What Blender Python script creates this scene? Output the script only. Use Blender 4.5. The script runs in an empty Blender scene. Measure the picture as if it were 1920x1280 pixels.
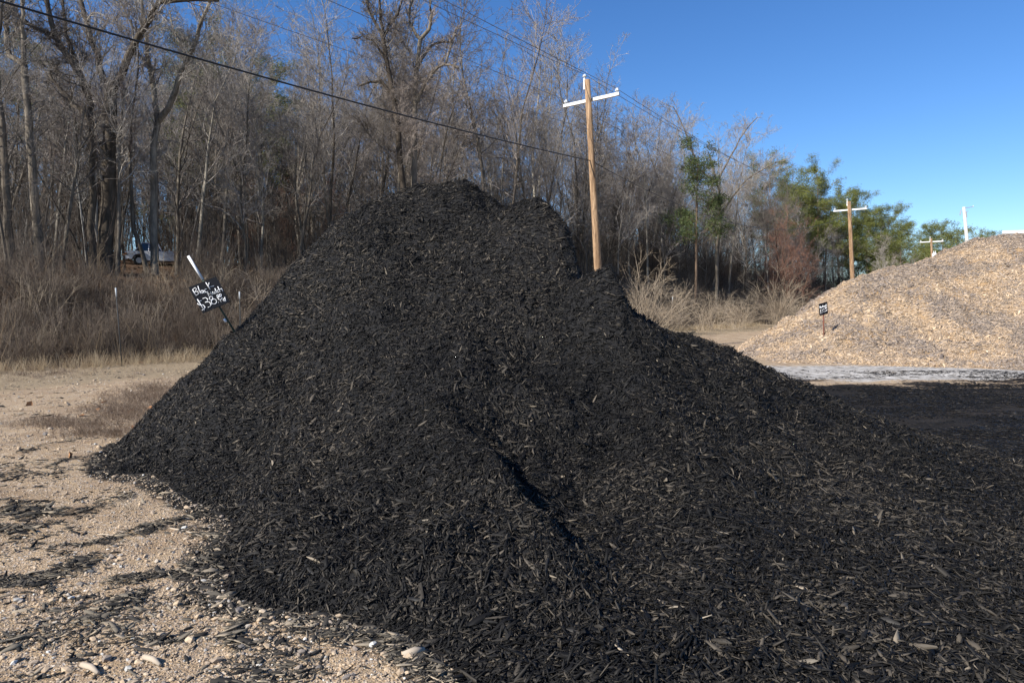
import bpy, math, random
import numpy as np
from mathutils import Vector, Matrix
R = math.radians
rng = np.random.default_rng(7)
random.seed(7)
sc = bpy.context.scene
COL = sc.collection

# ------------------------------------------------------------------ camera
CAMZ = 1.7
FPX = 1280.0
TP = 65.0 / 1280.0                      # tan of the downward pitch: horizon 65 px above centre
PITCH = math.atan(TP)
cam_d = bpy.data.cameras.new("camera")
cam = bpy.data.objects.new("camera", cam_d)
COL.objects.link(cam)
cam.location = (0, 0, CAMZ)
cam.rotation_euler = (R(90) - PITCH, 0, 0)
cam_d.sensor_width = 36.0
cam_d.lens = 24.0
cam_d.clip_end = 3000
sc.camera = cam

# ------------------------------------------------------------------ light
SUN_AZ = 50.0        # direction the light travels, degrees from +Y towards +X
SUN_EL = 36.0
w = bpy.data.worlds.new("World")
sc.world = w
w.use_nodes = True
nt = w.node_tree
nt.nodes.clear()
sky = nt.nodes.new("ShaderNodeTexSky")
sky.sky_type = 'NISHITA'
sky.sun_disc = False
sky.sun_elevation = R(SUN_EL)
sky.sun_rotation = R(SUN_AZ + 180)
sky.altitude = 200
sky.air_density = 1.0
sky.dust_density = 0.1
sky.ozone_density = 5.0
hsv = nt.nodes.new("ShaderNodeHueSaturation")
hsv.inputs['Saturation'].default_value = 1.19
hsv.inputs['Value'].default_value = 1.0
hsv.inputs['Hue'].default_value = 0.507
bg = nt.nodes.new("ShaderNodeBackground")
bg.inputs['Strength'].default_value = 0.099
wo = nt.nodes.new("ShaderNodeOutputWorld")
nt.links.new(sky.outputs[0], hsv.inputs['Color'])
nt.links.new(hsv.outputs[0], bg.inputs[0])
nt.links.new(bg.outputs[0], wo.inputs[0])
sl = bpy.data.lights.new("sun", 'SUN')
sl.energy = 5.0
sl.angle = R(0.53)
sl.color = (1.0, 0.95, 0.87)
sun = bpy.data.objects.new("sun", sl)
COL.objects.link(sun)
Ld = Vector((math.sin(R(SUN_AZ)) * math.cos(R(SUN_EL)), math.cos(R(SUN_AZ)) * math.cos(R(SUN_EL)), -math.sin(R(SUN_EL))))
sun.rotation_euler = Ld.to_track_quat('-Z', 'Y').to_euler()
sun.location = (-20, -20, 30)
sc.view_settings.view_transform = 'Standard'
sc.view_settings.look = 'None'
sc.view_settings.gamma = 1.0
sc.view_settings.use_curve_mapping = False
sc.view_settings.exposure = 0.7

# ------------------------------------------------------------------ helpers
_c, _s = math.cos(PITCH), math.sin(PITCH)
def at(px, py, Y):
    """world point seen at photo pixel (px, py) at distance Y"""
    u = (px - 960.0) / FPX
    v = (640.0 - py) / FPX
    d = np.array([u, _c + v * _s, -_s + v * _c])
    return np.array([0, 0, CAMZ]) + d * (Y / d[1])
def on_ground(px, py):
    u = (px - 960.0) / FPX
    v = (640.0 - py) / FPX
    d = np.array([u, _c + v * _s, -_s + v * _c])
    return np.array([0, 0, CAMZ]) + d * (CAMZ / -d[2])
def project(P):
    P = np.atleast_2d(P)
    x, y, z = P[:, 0], P[:, 1], P[:, 2] - CAMZ
    f = y * _c - z * _s
    u = y * _s + z * _c
    f = np.where(f < 0.01, 0.01, f)
    return 960 + FPX * x / f, 640 - FPX * u / f, f

def _hash(ix, iy, seed):
    n = (ix.astype(np.int64) * 374761393 + iy.astype(np.int64) * 668265263 + seed * 974711) & 0xffffffff
    n = ((n ^ (n >> 13)) * 1274126177) & 0xffffffff
    n = (n ^ (n >> 16)) & 0xffffffff
    return n / 4294967295.0
def vnoise(x, y, seed=0):
    x = np.asarray(x, float); y = np.asarray(y, float)
    ix = np.floor(x); iy = np.floor(y)
    fx = x - ix; fy = y - iy
    fx = fx * fx * (3 - 2 * fx); fy = fy * fy * (3 - 2 * fy)
    a = _hash(ix, iy, seed); b = _hash(ix + 1, iy, seed)
    c = _hash(ix, iy + 1, seed); d = _hash(ix + 1, iy + 1, seed)
    return (a + (b - a) * fx) * (1 - fy) + (c + (d - c) * fx) * fy
def fbm(x, y, seed=0, octs=4, lac=2.03, gain=0.5):
    t = 0; amp = 1; tot = 0
    for o in range(octs):
        t = t + amp * vnoise(np.asarray(x) * lac ** o + o * 17.3, np.asarray(y) * lac ** o - o * 9.1, seed + o)
        tot += amp; amp *= gain
    return t / tot
def sstep(a, b, x):
    t = np.clip((np.asarray(x, float) - a) / (b - a), 0, 1)
    return t * t * (3 - 2 * t)

def tag(o, label=None, cat=None, group=None, kind=None):
    if label: o['label'] = label
    if cat: o['category'] = cat
    if group: o['group'] = group
    if kind: o['kind'] = kind
    return o
def empty(name, loc=(0, 0, 0), rz=0.0):
    o = bpy.data.objects.new(name, None)
    o.empty_display_size = 0.2
    o.location = tuple(float(v) for v in loc)
    o.rotation_euler = (0, 0, rz)
    COL.objects.link(o)
    return o
def link(name, me, mat=None, parent=None, loc=None):
    o = bpy.data.objects.new(name, me)
    COL.objects.link(o)
    if mat is not None and len(me.materials) == 0:
        me.materials.append(mat)
    if parent is not None:
        o.parent = parent
    if loc is not None:
        o.location = tuple(float(v) for v in loc)
    return o
def mesh_np(name, V, F, smooth=False):
    """V (n,3), F (m,k) all faces with k corners"""
    me = bpy.data.meshes.new(name)
    V = np.ascontiguousarray(V, np.float32); F = np.ascontiguousarray(F, np.int32)
    me.vertices.add(len(V)); me.vertices.foreach_set('co', V.ravel())
    k = F.shape[1]
    me.loops.add(F.size); me.loops.foreach_set('vertex_index', F.ravel())
    me.polygons.add(len(F))
    me.polygons.foreach_set('loop_start', np.arange(0, F.size, k, dtype=np.int32))
    me.polygons.foreach_set('loop_total', np.full(len(F), k, np.int32))
    if smooth:
        me.polygons.foreach_set('use_smooth', np.ones(len(F), bool))
    me.update(calc_edges=True)
    me.validate()
    return me

class MB:
    """collects quads and triangles for one mesh"""
    def __init__(s): s.v = []; s.f = []
    def add(s, vs, fs):
        b = len(s.v); s.v += [tuple(float(c) for c in p) for p in vs]
        s.f += [tuple(b + i for i in f) for f in fs]
    def box(s, c, size, rot=None, bev=0.0):
        hx, hy, hz = size[0] / 2, size[1] / 2, size[2] / 2
        vs = [Vector((x, y, z)) for x in (-hx, hx) for y in (-hy, hy) for z in (-hz, hz)]
        if rot is not None: vs = [rot @ v for v in vs]
        vs = [v + Vector(c) for v in vs]
        s.add(vs, [(0, 1, 3, 2), (4, 6, 7, 5), (0, 4, 5, 1), (2, 3, 7, 6), (0, 2, 6, 4), (1, 5, 7, 3)])
    def tube(s, pts, rads, n=8, cap=True):
        P = np.array(pts, float)[None]; Rr = np.array(rads, float)[None]
        V, F = tubes(P, Rr, n)
        b = len(s.v)
        s.add(V, F)
        if cap:
            k = P.shape[1]
            s.f.append(tuple(b + i for i in range(n))[::-1])
            s.f.append(tuple(b + (k - 1) * n + i for i in range(n)))
    def prism(s, prof, axis_pts, T):
        """profile polygon (list of 2d), swept through offsets with transform function T(u, v, w)"""
        n = len(prof); b = len(s.v)
        for wv in axis_pts:
            s.v += [tuple(float(c) for c in T(u, v, wv)) for u, v in prof]
        for k in range(len(axis_pts) - 1):
            for i in range(n):
                j = (i + 1) % n
                s.f.append((b + k * n + i, b + k * n + j, b + (k + 1) * n + j, b + (k + 1) * n + i))
        s.f.append(tuple(b + i for i in range(n))[::-1])
        s.f.append(tuple(b + (len(axis_pts) - 1) * n + i for i in range(n)))
    def mesh(s, name, smooth=False):
        me = bpy.data.meshes.new(name)
        me.from_pydata(s.v, [], s.f); me.validate(); me.update()
        if smooth: me.polygons.foreach_set('use_smooth', np.ones(len(me.polygons), bool))
        return me
    def build(s, name, mat, parent=None, smooth=False, bevel=0.0):
        o = link(name, s.mesh(name, smooth), mat, parent)
        if bevel:
            m = o.modifiers.new('bevel', 'BEVEL'); m.width = bevel; m.segments = 2; m.limit_method = 'ANGLE'
        return o

def tubes(P, Rad, n=3):
    """P (N,K,3) polylines, Rad (N,K) radii -> vertices and quad faces"""
    N, K, _ = P.shape
    T = np.empty_like(P)
    T[:, 1:-1] = P[:, 2:] - P[:, :-2]
    T[:, 0] = P[:, 1] - P[:, 0]; T[:, -1] = P[:, -1] - P[:, -2]
    T /= np.linalg.norm(T, axis=2, keepdims=True) + 1e-9
    ref = np.where(np.abs(T[:, :1, 2:3]) > 0.9, np.array([1.0, 0, 0]), np.array([0, 0, 1.0]))
    ref = np.broadcast_to(ref, P.shape)
    A = np.cross(ref, T); A /= np.linalg.norm(A, axis=2, keepdims=True) + 1e-9
    B = np.cross(T, A)
    ang = np.arange(n) * 2 * math.pi / n
    V = P[:, :, None, :] + Rad[:, :, None, None] * (A[:, :, None, :] * np.cos(ang)[None, None, :, None] + B[:, :, None, :] * np.sin(ang)[None, None, :, None])
    V = V.reshape(-1, 3)
    base = (np.arange(N) * K * n)[:, None, None]
    k = (np.arange(K - 1) * n)[None, :, None]
    i = np.arange(n)[None, None, :]; j = (np.arange(n) + 1) % n
    j = j[None, None, :]
    F = np.stack([base + k + i, base + k + j, base + k + n + j, base + k + n + i], axis=-1).reshape(-1, 4)
    return V, F

# ------------------------------------------------------------------ materials
class Mat:
    def __init__(s, name, rough=0.8, spec=0.3):
        s.m = bpy.data.materials.new(name); s.m.use_nodes = True
        s.t = s.m.node_tree; s.b = s.t.nodes['Principled BSDF']
        s.b.inputs['Roughness'].default_value = rough
        s.b.inputs['Specular IOR Level'].default_value = spec
    def n(s, typ, **kw):
        x = s.t.nodes.new(typ)
        for k, v in kw.items(): setattr(x, k, v)
        return x
    def l(s, a, b): s.t.links.new(a, b)
    def noise(s, scale, detail=4, rough=0.55, coord='Object', vec=None, stretch=None):
        x = s.n('ShaderNodeTexNoise')
        x.inputs['Scale'].default_value = scale; x.inputs['Detail'].default_value = detail; x.inputs['Roughness'].default_value = rough
        if vec is None:
            tc = s.n('ShaderNodeTexCoord'); vec = tc.outputs[coord]
        if stretch:
            mp = s.n('ShaderNodeMapping'); mp.inputs['Scale'].default_value = stretch
            s.l(vec, mp.inputs[0]); vec = mp.outputs[0]
        s.l(vec, x.inputs['Vector'])
        return x.outputs['Fac']
    def ramp(s, fac, stops):
        r = s.n('ShaderNodeValToRGB'); e = r.color_ramp.elements
        while len(e) < len(stops): e.new(0.5)
        for q, (p, c) in zip(e, stops):
            q.position = p; q.color = (c[0], c[1], c[2], 1) if hasattr(c, '__len__') else (c, c, c, 1)
        s.l(fac, r.inputs[0]); return r.outputs[0]
    def mix(s, fac, a, b, typ='MIX'):
        x = s.n('ShaderNodeMix', data_type='RGBA', blend_type=typ)
        for i, v in ((0, fac), (6, a), (7, b)):
            if isinstance(v, (int, float)): x.inputs[i].default_value = v
            elif isinstance(v, (tuple, list)): x.inputs[i].default_value = (v[0], v[1], v[2], 1)
            else: s.l(v, x.inputs[i])
        return x.outputs[2]
    def math(s, op, a, b=0.0, clamp=False):
        x = s.n('ShaderNodeMath', operation=op, use_clamp=clamp)
        for i, v in ((0, a), (1, b)):
            if isinstance(v, (int, float)): x.inputs[i].default_value = v
            else: s.l(v, x.inputs[i])
        return x.outputs[0]
    def attr(s, name, typ='GEOMETRY'):
        x = s.n('ShaderNodeAttribute', attribute_type=typ); x.attribute_name = name
        return x.outputs['Fac']
    def rand(s): return s.n('ShaderNodeObjectInfo').outputs['Random']
    def color(s, c):
        if isinstance(c, (tuple, list)): s.b.inputs['Base Color'].default_value = (c[0], c[1], c[2], 1)
        else: s.l(c, s.b.inputs['Base Color'])
    def bump(s, h, strength=0.5, dist=0.01):
        x = s.n('ShaderNodeBump'); x.inputs['Strength'].default_value = strength; x.inputs['Distance'].default_value = dist
        s.l(h, x.inputs['Height']); s.l(x.outputs[0], s.b.inputs['Normal'])

def plain(name, col, rough=0.6, spec=0.4, metal=0.0, var=0.15, scale=8, bump=0.0):
    m = Mat(name, rough, spec)
    f = m.noise(scale, 5)
    m.color(m.mix(f, tuple(c * (1 - var) for c in col), tuple(min(1, c * (1 + var)) for c in col)))
    m.b.inputs['Metallic'].default_value = metal
    if bump: m.bump(m.noise(scale * 4, 4), 0.5, bump)
    return m.m

def toned(name, stops, rough=0.7, spec=0.3, grain=(20, 20, 200)):
    """colour picked by the instance's 'tone', with grain of its own"""
    m = Mat(name, rough, spec)
    c = m.ramp(m.attr('tone', 'INSTANCER'), stops)
    f = m.noise(3.0, 4, stretch=grain)
    c = m.mix(f, m.mix(1.0, c, (0.55, 0.55, 0.55), 'MULTIPLY'), m.mix(1.0, c, (1.4, 1.4, 1.4), 'MULTIPLY'))
    m.color(c)
    return m.m
def toned_obj(name, stops, rough=0.7, spec=0.3):
    m = Mat(name, rough, spec)
    c = m.ramp(m.rand(), stops)
    f = m.noise(40, 4)
    m.color(m.mix(f, m.mix(1.0, c, (0.6, 0.6, 0.6), 'MULTIPLY'), m.mix(1.0, c, (1.35, 1.35, 1.35), 'MULTIPLY')))
    return m.m

# black dyed mulch: nearly all black, a few chips that missed the dye
BLK = [(0.0, (0.0026, 0.0025, 0.0025)), (0.38, (0.0066, 0.0060, 0.0056)), (0.62, (0.020, 0.0182, 0.0158)), (0.86, (0.058, 0.049, 0.038)), (0.95, (0.12, 0.10, 0.075)), (1.0, (0.34, 0.28, 0.20))]
TAN = [(0.0, (0.13, 0.105, 0.09)), (0.25, (0.27, 0.225, 0.19)), (0.5, (0.40, 0.31, 0.23)), (0.75, (0.51, 0.36, 0.215)), (1.0, (0.68, 0.55, 0.40))]
OLD = [(0.0, (0.010, 0.0095, 0.009)), (0.35, (0.045, 0.040, 0.034)), (0.65, (0.17, 0.145, 0.108)), (1.0, (0.46, 0.37, 0.26))]
STN = [(0.0, (0.09, 0.09, 0.09)), (0.22, (0.24, 0.20, 0.165)), (0.5, (0.44, 0.325, 0.21)), (0.72, (0.50, 0.39, 0.27)), (0.86, (0.31, 0.30, 0.28)), (1.0, (0.70, 0.66, 0.58))]
m_chip = toned('black_mulch_chip', BLK, 0.65, 0.2)
m_tanchip = toned('tan_mulch_chip', TAN, 0.85, 0.2)
m_oldchip = toned('weathered_chip', OLD, 0.85, 0.2)
m_pebble = toned('pebble_stone', STN, 0.85, 0.25, (60, 60, 60))
m_stone = toned_obj('loose_stone', STN, 0.85, 0.25)
m_bigchip = toned_obj('black_splinter', [(0.0, (0.006, 0.006, 0.006)), (0.55, (0.018, 0.017, 0.016)), (0.82, (0.05, 0.045, 0.037)), (0.95, (0.17, 0.145, 0.11)), (1.0, (0.40, 0.33, 0.24))], 0.65, 0.3)

# ------------------------------------------------------------------ terrain height
DU = np.array([0.63, 0.777]); DN = np.array([-0.777, 0.63])   # along the power line / into the wood
def s_of(x, y): return (0.81 * y - 28.0 - x) / 1.287
def u_of(x, y): return (x + 15.5) * 0.63 + (y - 15.4) * 0.777
def su(s, u):
    return np.array([-15.5, 15.4]) + u * DU + s * DN

# ruts and windrows of blown mulch on the gravel, some rut shadows drawn as dark bands, as world polylines
_bands = [
    ([(-80, 1062), (0, 1051), (67, 1041), (151, 1028), (235, 1008), (296, 984), (370, 964), (453, 961)], 0.10, 1.0),
    ([(114, 974), (150, 960), (201, 944), (240, 930)], 0.09, 0.8),
    ([(-80, 960), (0, 955), (40, 962), (66, 985)], 0.30, 0.9),
    ([(-60, 1000), (30, 1000)], 0.16, 0.9),
    ([(-60, 1112), (0, 1095), (84, 1082), (170, 1048)], 0.13, 1.0),
    ([(235, 1085), (336, 1068), (403, 1050), (470, 1028)], 0.10, 1.0),
    ([(161, 1172), (218, 1145), (262, 1112)], 0.06, .8),
    ([(-60, 1225), (40, 1215), (120, 1200), (200, 1180)], 0.10, 0.7),
    ([(120, 1250), (220, 1205), (330, 1190)], 0.05, 0.5),
    ([(48, 847), (90, 836), (127, 826)], 0.10, 0.9),
    ([(60, 890), (94, 878), (131, 861)], 0.12, 1.0),
    ([(-60, 880), (0, 885), (60, 885)], 0.5, 0.5),
    ([(180, 870), (250, 862), (300, 870)], 0.16, 0.8),
    ([(460, 1215), (432, 1190), (450, 1160)], 0.04, 1.0),
    ([(560, 1175), (600, 1200), (620, 1215)], 0.04, 0.6),
    ([(640, 1195), (740, 1215), (820, 1240)], 0.09, 0.7),
    ([(860, 1300), (820, 1262), (800, 1225)], 0.07, 0.6),  # this and the next: dark shadow of ruts by the toe, drawn as mulch
    ([(800, 1290), (840, 1282), (880, 1290)], 0.05, 0.35),
    ([(-60, 770), (60, 782), (160, 790)], 0.25, 0.25),
    ([(-60, 728), (80, 735), (150, 735)], 0.3, 0.35),
    ([(320, 985), (380, 1000), (440, 1010)], 0.08, 0.5),
    ([(-40, 1280), (60, 1272), (160, 1272)], 0.04, 0.3),
]
BANDS = [([on_ground(*p)[:2] for p in pl], wd, st) for pl, wd, st in _bands]
def band_field(x, y):
    """0..1 how much old mulch lies at a place left of the heap"""
    x = np.asarray(x, float); y = np.asarray(y, float)
    jx = x + 0.16 * (fbm(x * 3, y * 3, 31) - 0.5); jy = y + 0.3 * (fbm(x * 3, y * 3, 41) - 0.5)
    out = np.zeros_like(x)
    for pl, wd, st in BANDS:
        for a, b in zip(pl[:-1], pl[1:]):
            d = b - a; L2 = d @ d
            t = np.clip(((jx - a[0]) * d[0] + (jy - a[1]) * d[1]) / L2, 0, 1)
            dist = np.hypot(jx - a[0] - t * d[0], jy - a[1] - t * d[1])
            out = np.maximum(out, st * (1 - sstep(0.4 * wd, 1.5 * wd, dist)))
    return out
def ground_z(x, y):
    x = np.asarray(x, float); y = np.asarray(y, float)
    s = s_of(x, y) + 1.6 * (fbm(x * 0.15, y * 0.15, 5) - 0.5)
    z = 3.1 * sstep(0.3, 10, s) + 2.6 * sstep(9, 45, s) - 4.0 * sstep(60, 110, s)
    z = z + 0.35 * sstep(2, 8, s) * (fbm(x * 0.5, y * 0.5, 8) - 0.5)
    z = z + 0.03 * (fbm(x * 0.6, y * 0.6, 3) - 0.5)
    return z
def ground_fine(x, y):
    near = np.exp(-np.maximum(np.hypot(x + 2, y - 4) - 5, 0) / 3)
    rt = sstep(2.5, 4.5, x) * (1 - sstep(17, 19, y)) * sstep(3, 5, y)
    rt = rt * (0.11 * (fbm(x * 0.9, y * 1.3, 14, 4) - 0.5))
    return rt + near * (0.02 * (fbm(x * 4, y * 4, 12) - 0.5) + 0.012 * (fbm(x * 16, y * 16, 13, 3) - 0.5))

# ------------------------------------------------------------------ heaps as height fields
def tps(ctrl, lam=0.002):
    C = np.array(ctrl, float); X = C[:, :2]; n = len(X)
    def U(d2): return 0.5 * d2 * np.log(d2 + 1e-9)
    K = U(((X[:, None] - X[None]) ** 2).sum(2)) + lam * np.eye(n)
    Pm = np.hstack([np.ones((n, 1)), X])
    A = np.block([[K, Pm], [Pm.T, np.zeros((3, 3))]])
    wv = np.linalg.solve(A, np.concatenate([C[:, 2], np.zeros(3)]))
    def f(x, y):
        sh = np.shape(x); Q = np.stack([np.ravel(x), np.ravel(y)], 1)
        out = np.empty(len(Q))
        for i in range(0, len(Q), 20000):
            q = Q[i:i + 20000]
            out[i:i + 20000] = U(((q[:, None] - X[None]) ** 2).sum(2)) @ wv[:n] + wv[n] + q @ wv[n + 1:]
        return out.reshape(sh)
    return f

BC = []
for px, py, Y in [
    # left flank
    (300, 756, 8.4), (375, 690, 8.7), (430, 640, 8.9), (500, 560, 9.3), (560, 490, 9.6), (620, 432, 10.0), (700, 388, 10.3),
    # crest
    (770, 358, 10.5), (840, 346, 10.6), (885, 355, 10.4), (915, 382, 10.1), (950, 382, 9.9), (985, 374, 9.7), (1020, 392, 9.4), (1050, 432, 9.2), (1070, 470, 9.0), (1082, 505, 8.8),
    # knoll to the right of the crest and the long right shoulder
    (1110, 512, 8.3), (1145, 515, 8.2), (1172, 552, 8.2), (1220, 595, 8.3), (1330, 640, 8.5), (1430, 690, 8.5), (1540, 748, 8.0), (1640, 803, 7.3), (1750, 862, 6.6), (1850, 915, 6.1),
    # left and middle face
    (400, 760, 7.6), (330, 850, 7.3), (500, 700, 8.1), (600, 560, 8.9), (700, 480, 9.3), (840, 440, 9.7), (480, 850, 6.9), (600, 750, 7.2), (720, 620, 8.0),
    (850, 540, 8.6), (560, 960, 5.0), (700, 860, 6.0), (800, 720, 6.9), (640, 1060, 4.0), (760, 980, 4.75), (860, 1100, 3.72),
    # ridge that comes down to the front
    (830, 790, 6.1), (900, 855, 5.45), (960, 905, 4.95), (1000, 950, 4.62), (1040, 1000, 4.3), (1090, 1060, 3.95), (1130, 1130, 3.62),
    # hollow right of the ridge
    (905, 800, 6.1), (975, 862, 5.62), (1040, 925, 5.15), (1085, 985, 4.72), (1140, 1050, 4.28), (1190, 1120, 3.85),
    # right face
    (960, 700, 7.2), (960, 560, 8.3), (980, 460, 9.0), (1040, 560, 8.3), (1080, 640, 7.7), (1100, 760, 6.8), (1150, 880, 5.75), (1200, 650, 7.6), (1250, 780, 6.6),
    (1280, 920, 5.35), (1400, 760, 7.2), (1420, 880, 5.9), (1420, 1020, 4.5), (1560, 860, 6.5), (1560, 980, 4.95), (1560, 1120, 3.78), (1300, 1080, 3.95),
    (1720, 960, 5.3), (1740, 1090, 4.02), (1900, 1100, 4.0), (1880, 1230, 3.15), (1300, 1240, 3.03), (1060, 1240, 3.03), (1600, 1250, 3.05), (1900, 1000, 4.9), (2050, 1040, 4.55),
    (1200, 1340, 2.66), (1600, 1340, 2.68), (1950, 1340, 2.7), (2100, 1150, 3.65), (560, 1050, 4.25), (480, 1060, 4.35), (500, 950, 5.35), (700, 1120, 3.72), (400, 880, 6.7), (1000, 1150, 3.5), (960, 1220, 3.2)]:
    p = at(px, py, Y); BC.append((p[0], p[1], p[2]))
TOE = [(215, 845), (225, 885), (330, 912), (385, 942), (445, 985), (425, 1050), (440, 1105), (520, 1135), (640, 1150), (750, 1182), (830, 1222), (895, 1290), (960, 1360)]
for px, py in TOE:
    p = on_ground(px, py); BC.append((p[0], p[1], 0.0))
    d = np.array([-0.55, -0.25]) if py < 1120 else np.array([-0.3, -0.5])
    BC.append((p[0] + d[0], p[1] + d[1], -0.25))
# the far side, out of sight
for x, y, z in [(-4.9, 9.6, -.2), (-4.6, 10.8, -.1), (-4.0, 12.2, 0), (-3.0, 11.2, 1.9), (-2.4, 13.6, 0), (-1.2, 12.2, 2.2), (-0.5, 14.6, 0), (0.6, 12.0, 1.6), (0.4, 10.6, 2.7), (1.4, 10.2, 1.3), (1.2, 9.3, 1.75), (2, 13.2, 0),
                (2.4, 9.6, 0.7), (3.3, 11, 0.0), (3.4, 9.8, 0.35), (4.6, 10.0, -.05), (4.6, 9.2, 0.1), (5.6, 8.6, -.02), (5.9, 7.6, -.04), (6.4, 6.6, -.1), (5.2, 8.0, .08), (7.4, 5.6, -.2), (7, 4, .02)]:
    BC.append((x, y, z))
_ft = tps(BC)
# slumps: a lip that breaks down to a trough on its right
SLUMPS = []
for pl, lip, drop, wid in [([(760, 705, 7.0), (805, 750, 6.45), (850, 800, 5.98), (895, 848, 5.5), (935, 898, 5.08), (970, 948, 4.68), (1000, 1000, 4.35), (1025, 1055, 4.0)], .04, .17, .22),
                           ([(1005, 368, 9.95), (1040, 396, 9.55), (1058, 436, 9.25), (1070, 480, 8.95), (1080, 520, 8.65), (1090, 560, 8.35)], .05, .34, .14),
                           ([(1100, 500, 8.7), (1140, 522, 8.3), (1166, 550, 8.05), (1180, 585, 7.8)], .04, .15, .16),
                           ([(1150, 1010, 4.55), (1175, 1060, 4.2), (1190, 1110, 3.95)], .03, .12, .08)]:
    SLUMPS.append((np.array([at(*p)[:2] for p in pl]), lip, drop, wid))
def slump(x, y):
    out = np.zeros(np.shape(x))
    jx = x + 0.10 * (fbm(x * 3.5, y * 3.5, 26, 2) - 0.5)
    for pl, lip, drop, wid in SLUMPS:
        best = np.full(np.shape(x), 9e9); sd = np.zeros(np.shape(x)); tt = np.zeros(np.shape(x)); nseg = len(pl) - 1
        for k, (a, b) in enumerate(zip(pl[:-1], pl[1:])):
            d = b - a; L = np.hypot(*d); n_ = np.array([-d[1], d[0]]) / L
            t = ((jx - a[0]) * d[0] + (y - a[1]) * d[1]) / L ** 2; tc_ = np.clip(t, 0, 1)
            q = np.hypot(jx - a[0] - tc_ * d[0], y - a[1] - tc_ * d[1])
            sgn = np.sign((jx - a[0]) * n_[0] + (y - a[1]) * n_[1])
            m_ = q < best
            best = np.where(m_, q, best); sd = np.where(m_, q * sgn, sd); tt = np.where(m_, (k + tc_) / nseg, tt)
        env = sstep(.08, .55, tt) * (1 - sstep(.70, 1.0, tt)) * (0.6 + 0.8 * fbm(x * 4.5, y * 4.5, 29, 3))
        left = lip * np.exp(-(sd / .35) ** 2)
        right = lip - (lip + drop) * sstep(0, wid, sd) + drop * sstep(wid * 1.2, wid * 6, sd)
        out += env * np.where(sd < 0, left, right)
    for cx, cy, a_, r_ in BUMPS:
        out += a_ * np.exp(-((x - cx) ** 2 + (y - cy) ** 2) / r_ ** 2)
    return out
BUMPS = [(*at(px, py, Y_)[:2], a_, r_) for px, py, Y_, a_, r_ in [(845, 350, 10.3, .10, .55), (925, 384, 10.0, -.09, .24), (1035, 402, 9.35, .10, .34), (1062, 455, 9.05, .20, .24), (1092, 512, 8.7, -.10, .18), (1135, 520, 8.2, .03, .25), (1155, 528, 8.15, .09, .2), (1200, 590, 8.15, -.08, .2),
         (740, 500, 9.0, .08, .35), (650, 600, 8.3, .07, .4), (780, 610, 8.1, -.07, .3), (1010, 560, 8.2, .07, .3), (880, 640, 7.4, .07, .3)]]
def black_h(x, y):
    h = _ft(x, y)
    w_ = sstep(0.0, 0.25, h)
    h = h + w_ * slump(x, y)
    h = h + w_ * (0.24 * (fbm(x * 1.3, y * 1.3, 21, 3) - 0.5) + 0.14 * (fbm(x * 4.2, y * 4.2, 22, 3) - 0.5))
    h = h + sstep(-0.1, 0.1, h) * 0.05 * (fbm(x * 13, y * 13, 24, 2) - 0.5)
    return h
TC = []
for px, py in [(1398, 667), (1450, 678), (1520, 681), (1600, 683), (1680, 686), (1760, 688), (1840, 691), (1920, 694), (2040, 700)]:
    p = on_ground(px, py); TC.append((p[0], p[1], 0.0)); TC.append((p[0] - 0.6, p[1] - 0.9, -0.3))
for px, py, Y in [(1440, 642, 24.5), (1500, 604, 24.8), (1560, 573, 25), (1600, 542, 25.3), (1650, 516, 26), (1668, 512, 26.4), (1700, 504, 26.8), (1745, 494, 27.3), (1790, 477, 27.8), (1822, 462, 28.2), (1848, 446, 28.6), (1885, 443, 28.7), (1925, 447, 28.6), (2050, 450, 28.6),
                  (1545, 634, 22.3), (1620, 600, 23.5), (1700, 600, 23.2), (1700, 550, 24.8), (1800, 560, 24.2), (1850, 640, 21.4), (1850, 500, 26.3), (1920, 560, 24), (1480, 655, 22.6), (1700, 650, 21.2), (1600, 655, 21.4)]:
    p = at(px, py, Y); TC.append((p[0], p[1], p[2]))
for x, y, z in [(8.5, 27, -.2), (10.5, 29, .0), (12, 31, 0), (15, 33, .3), (20, 36, 0), (27, 37, 0), (19, 31.5, 3.0), (24, 31.5, 3.2), (30, 28, 2.5), (33, 23, 0), (35, 30, 0), (27, 20, .2)]:
    TC.append((x, y, z))
_tt = tps(TC, 0.01)
def tan_h(x, y):
    h = _tt(x, y)
    w_ = sstep(0.0, 0.4, h)
    return h + w_ * (0.42 * (fbm(x * 0.8, y * 0.8, 51, 3) - 0.5) + 0.34 * (fbm(x * 3, y * 3, 52, 3) - 0.5))

def heap_mesh(name, f, x0, x1, y0, y1, st, low=-0.05):
    xs = np.arange(x0, x1, st); ys = np.arange(y0, y1, st)
    X, Y = np.meshgrid(xs, ys)
    H = f(X, Y)
    Z = ground_z(X, Y) + H
    Z = np.where(H < low, ground_z(X, Y) + low, Z)
    nx = len(xs); ny = len(ys)
    idx = np.arange(nx * ny).reshape(ny, nx)
    F = np.stack([idx[:-1, :-1], idx[:-1, 1:], idx[1:, 1:], idx[1:, :-1]], -1).reshape(-1, 4)
    keep = (H.ravel()[F] > low).any(1)
    F = F[keep]
    used, inv = np.unique(F, return_inverse=True)
    V = np.stack([X.ravel(), Y.ravel(), Z.ravel()], 1)[used]
    return mesh_np(name, V, inv.reshape(-1, 4), True)

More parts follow.
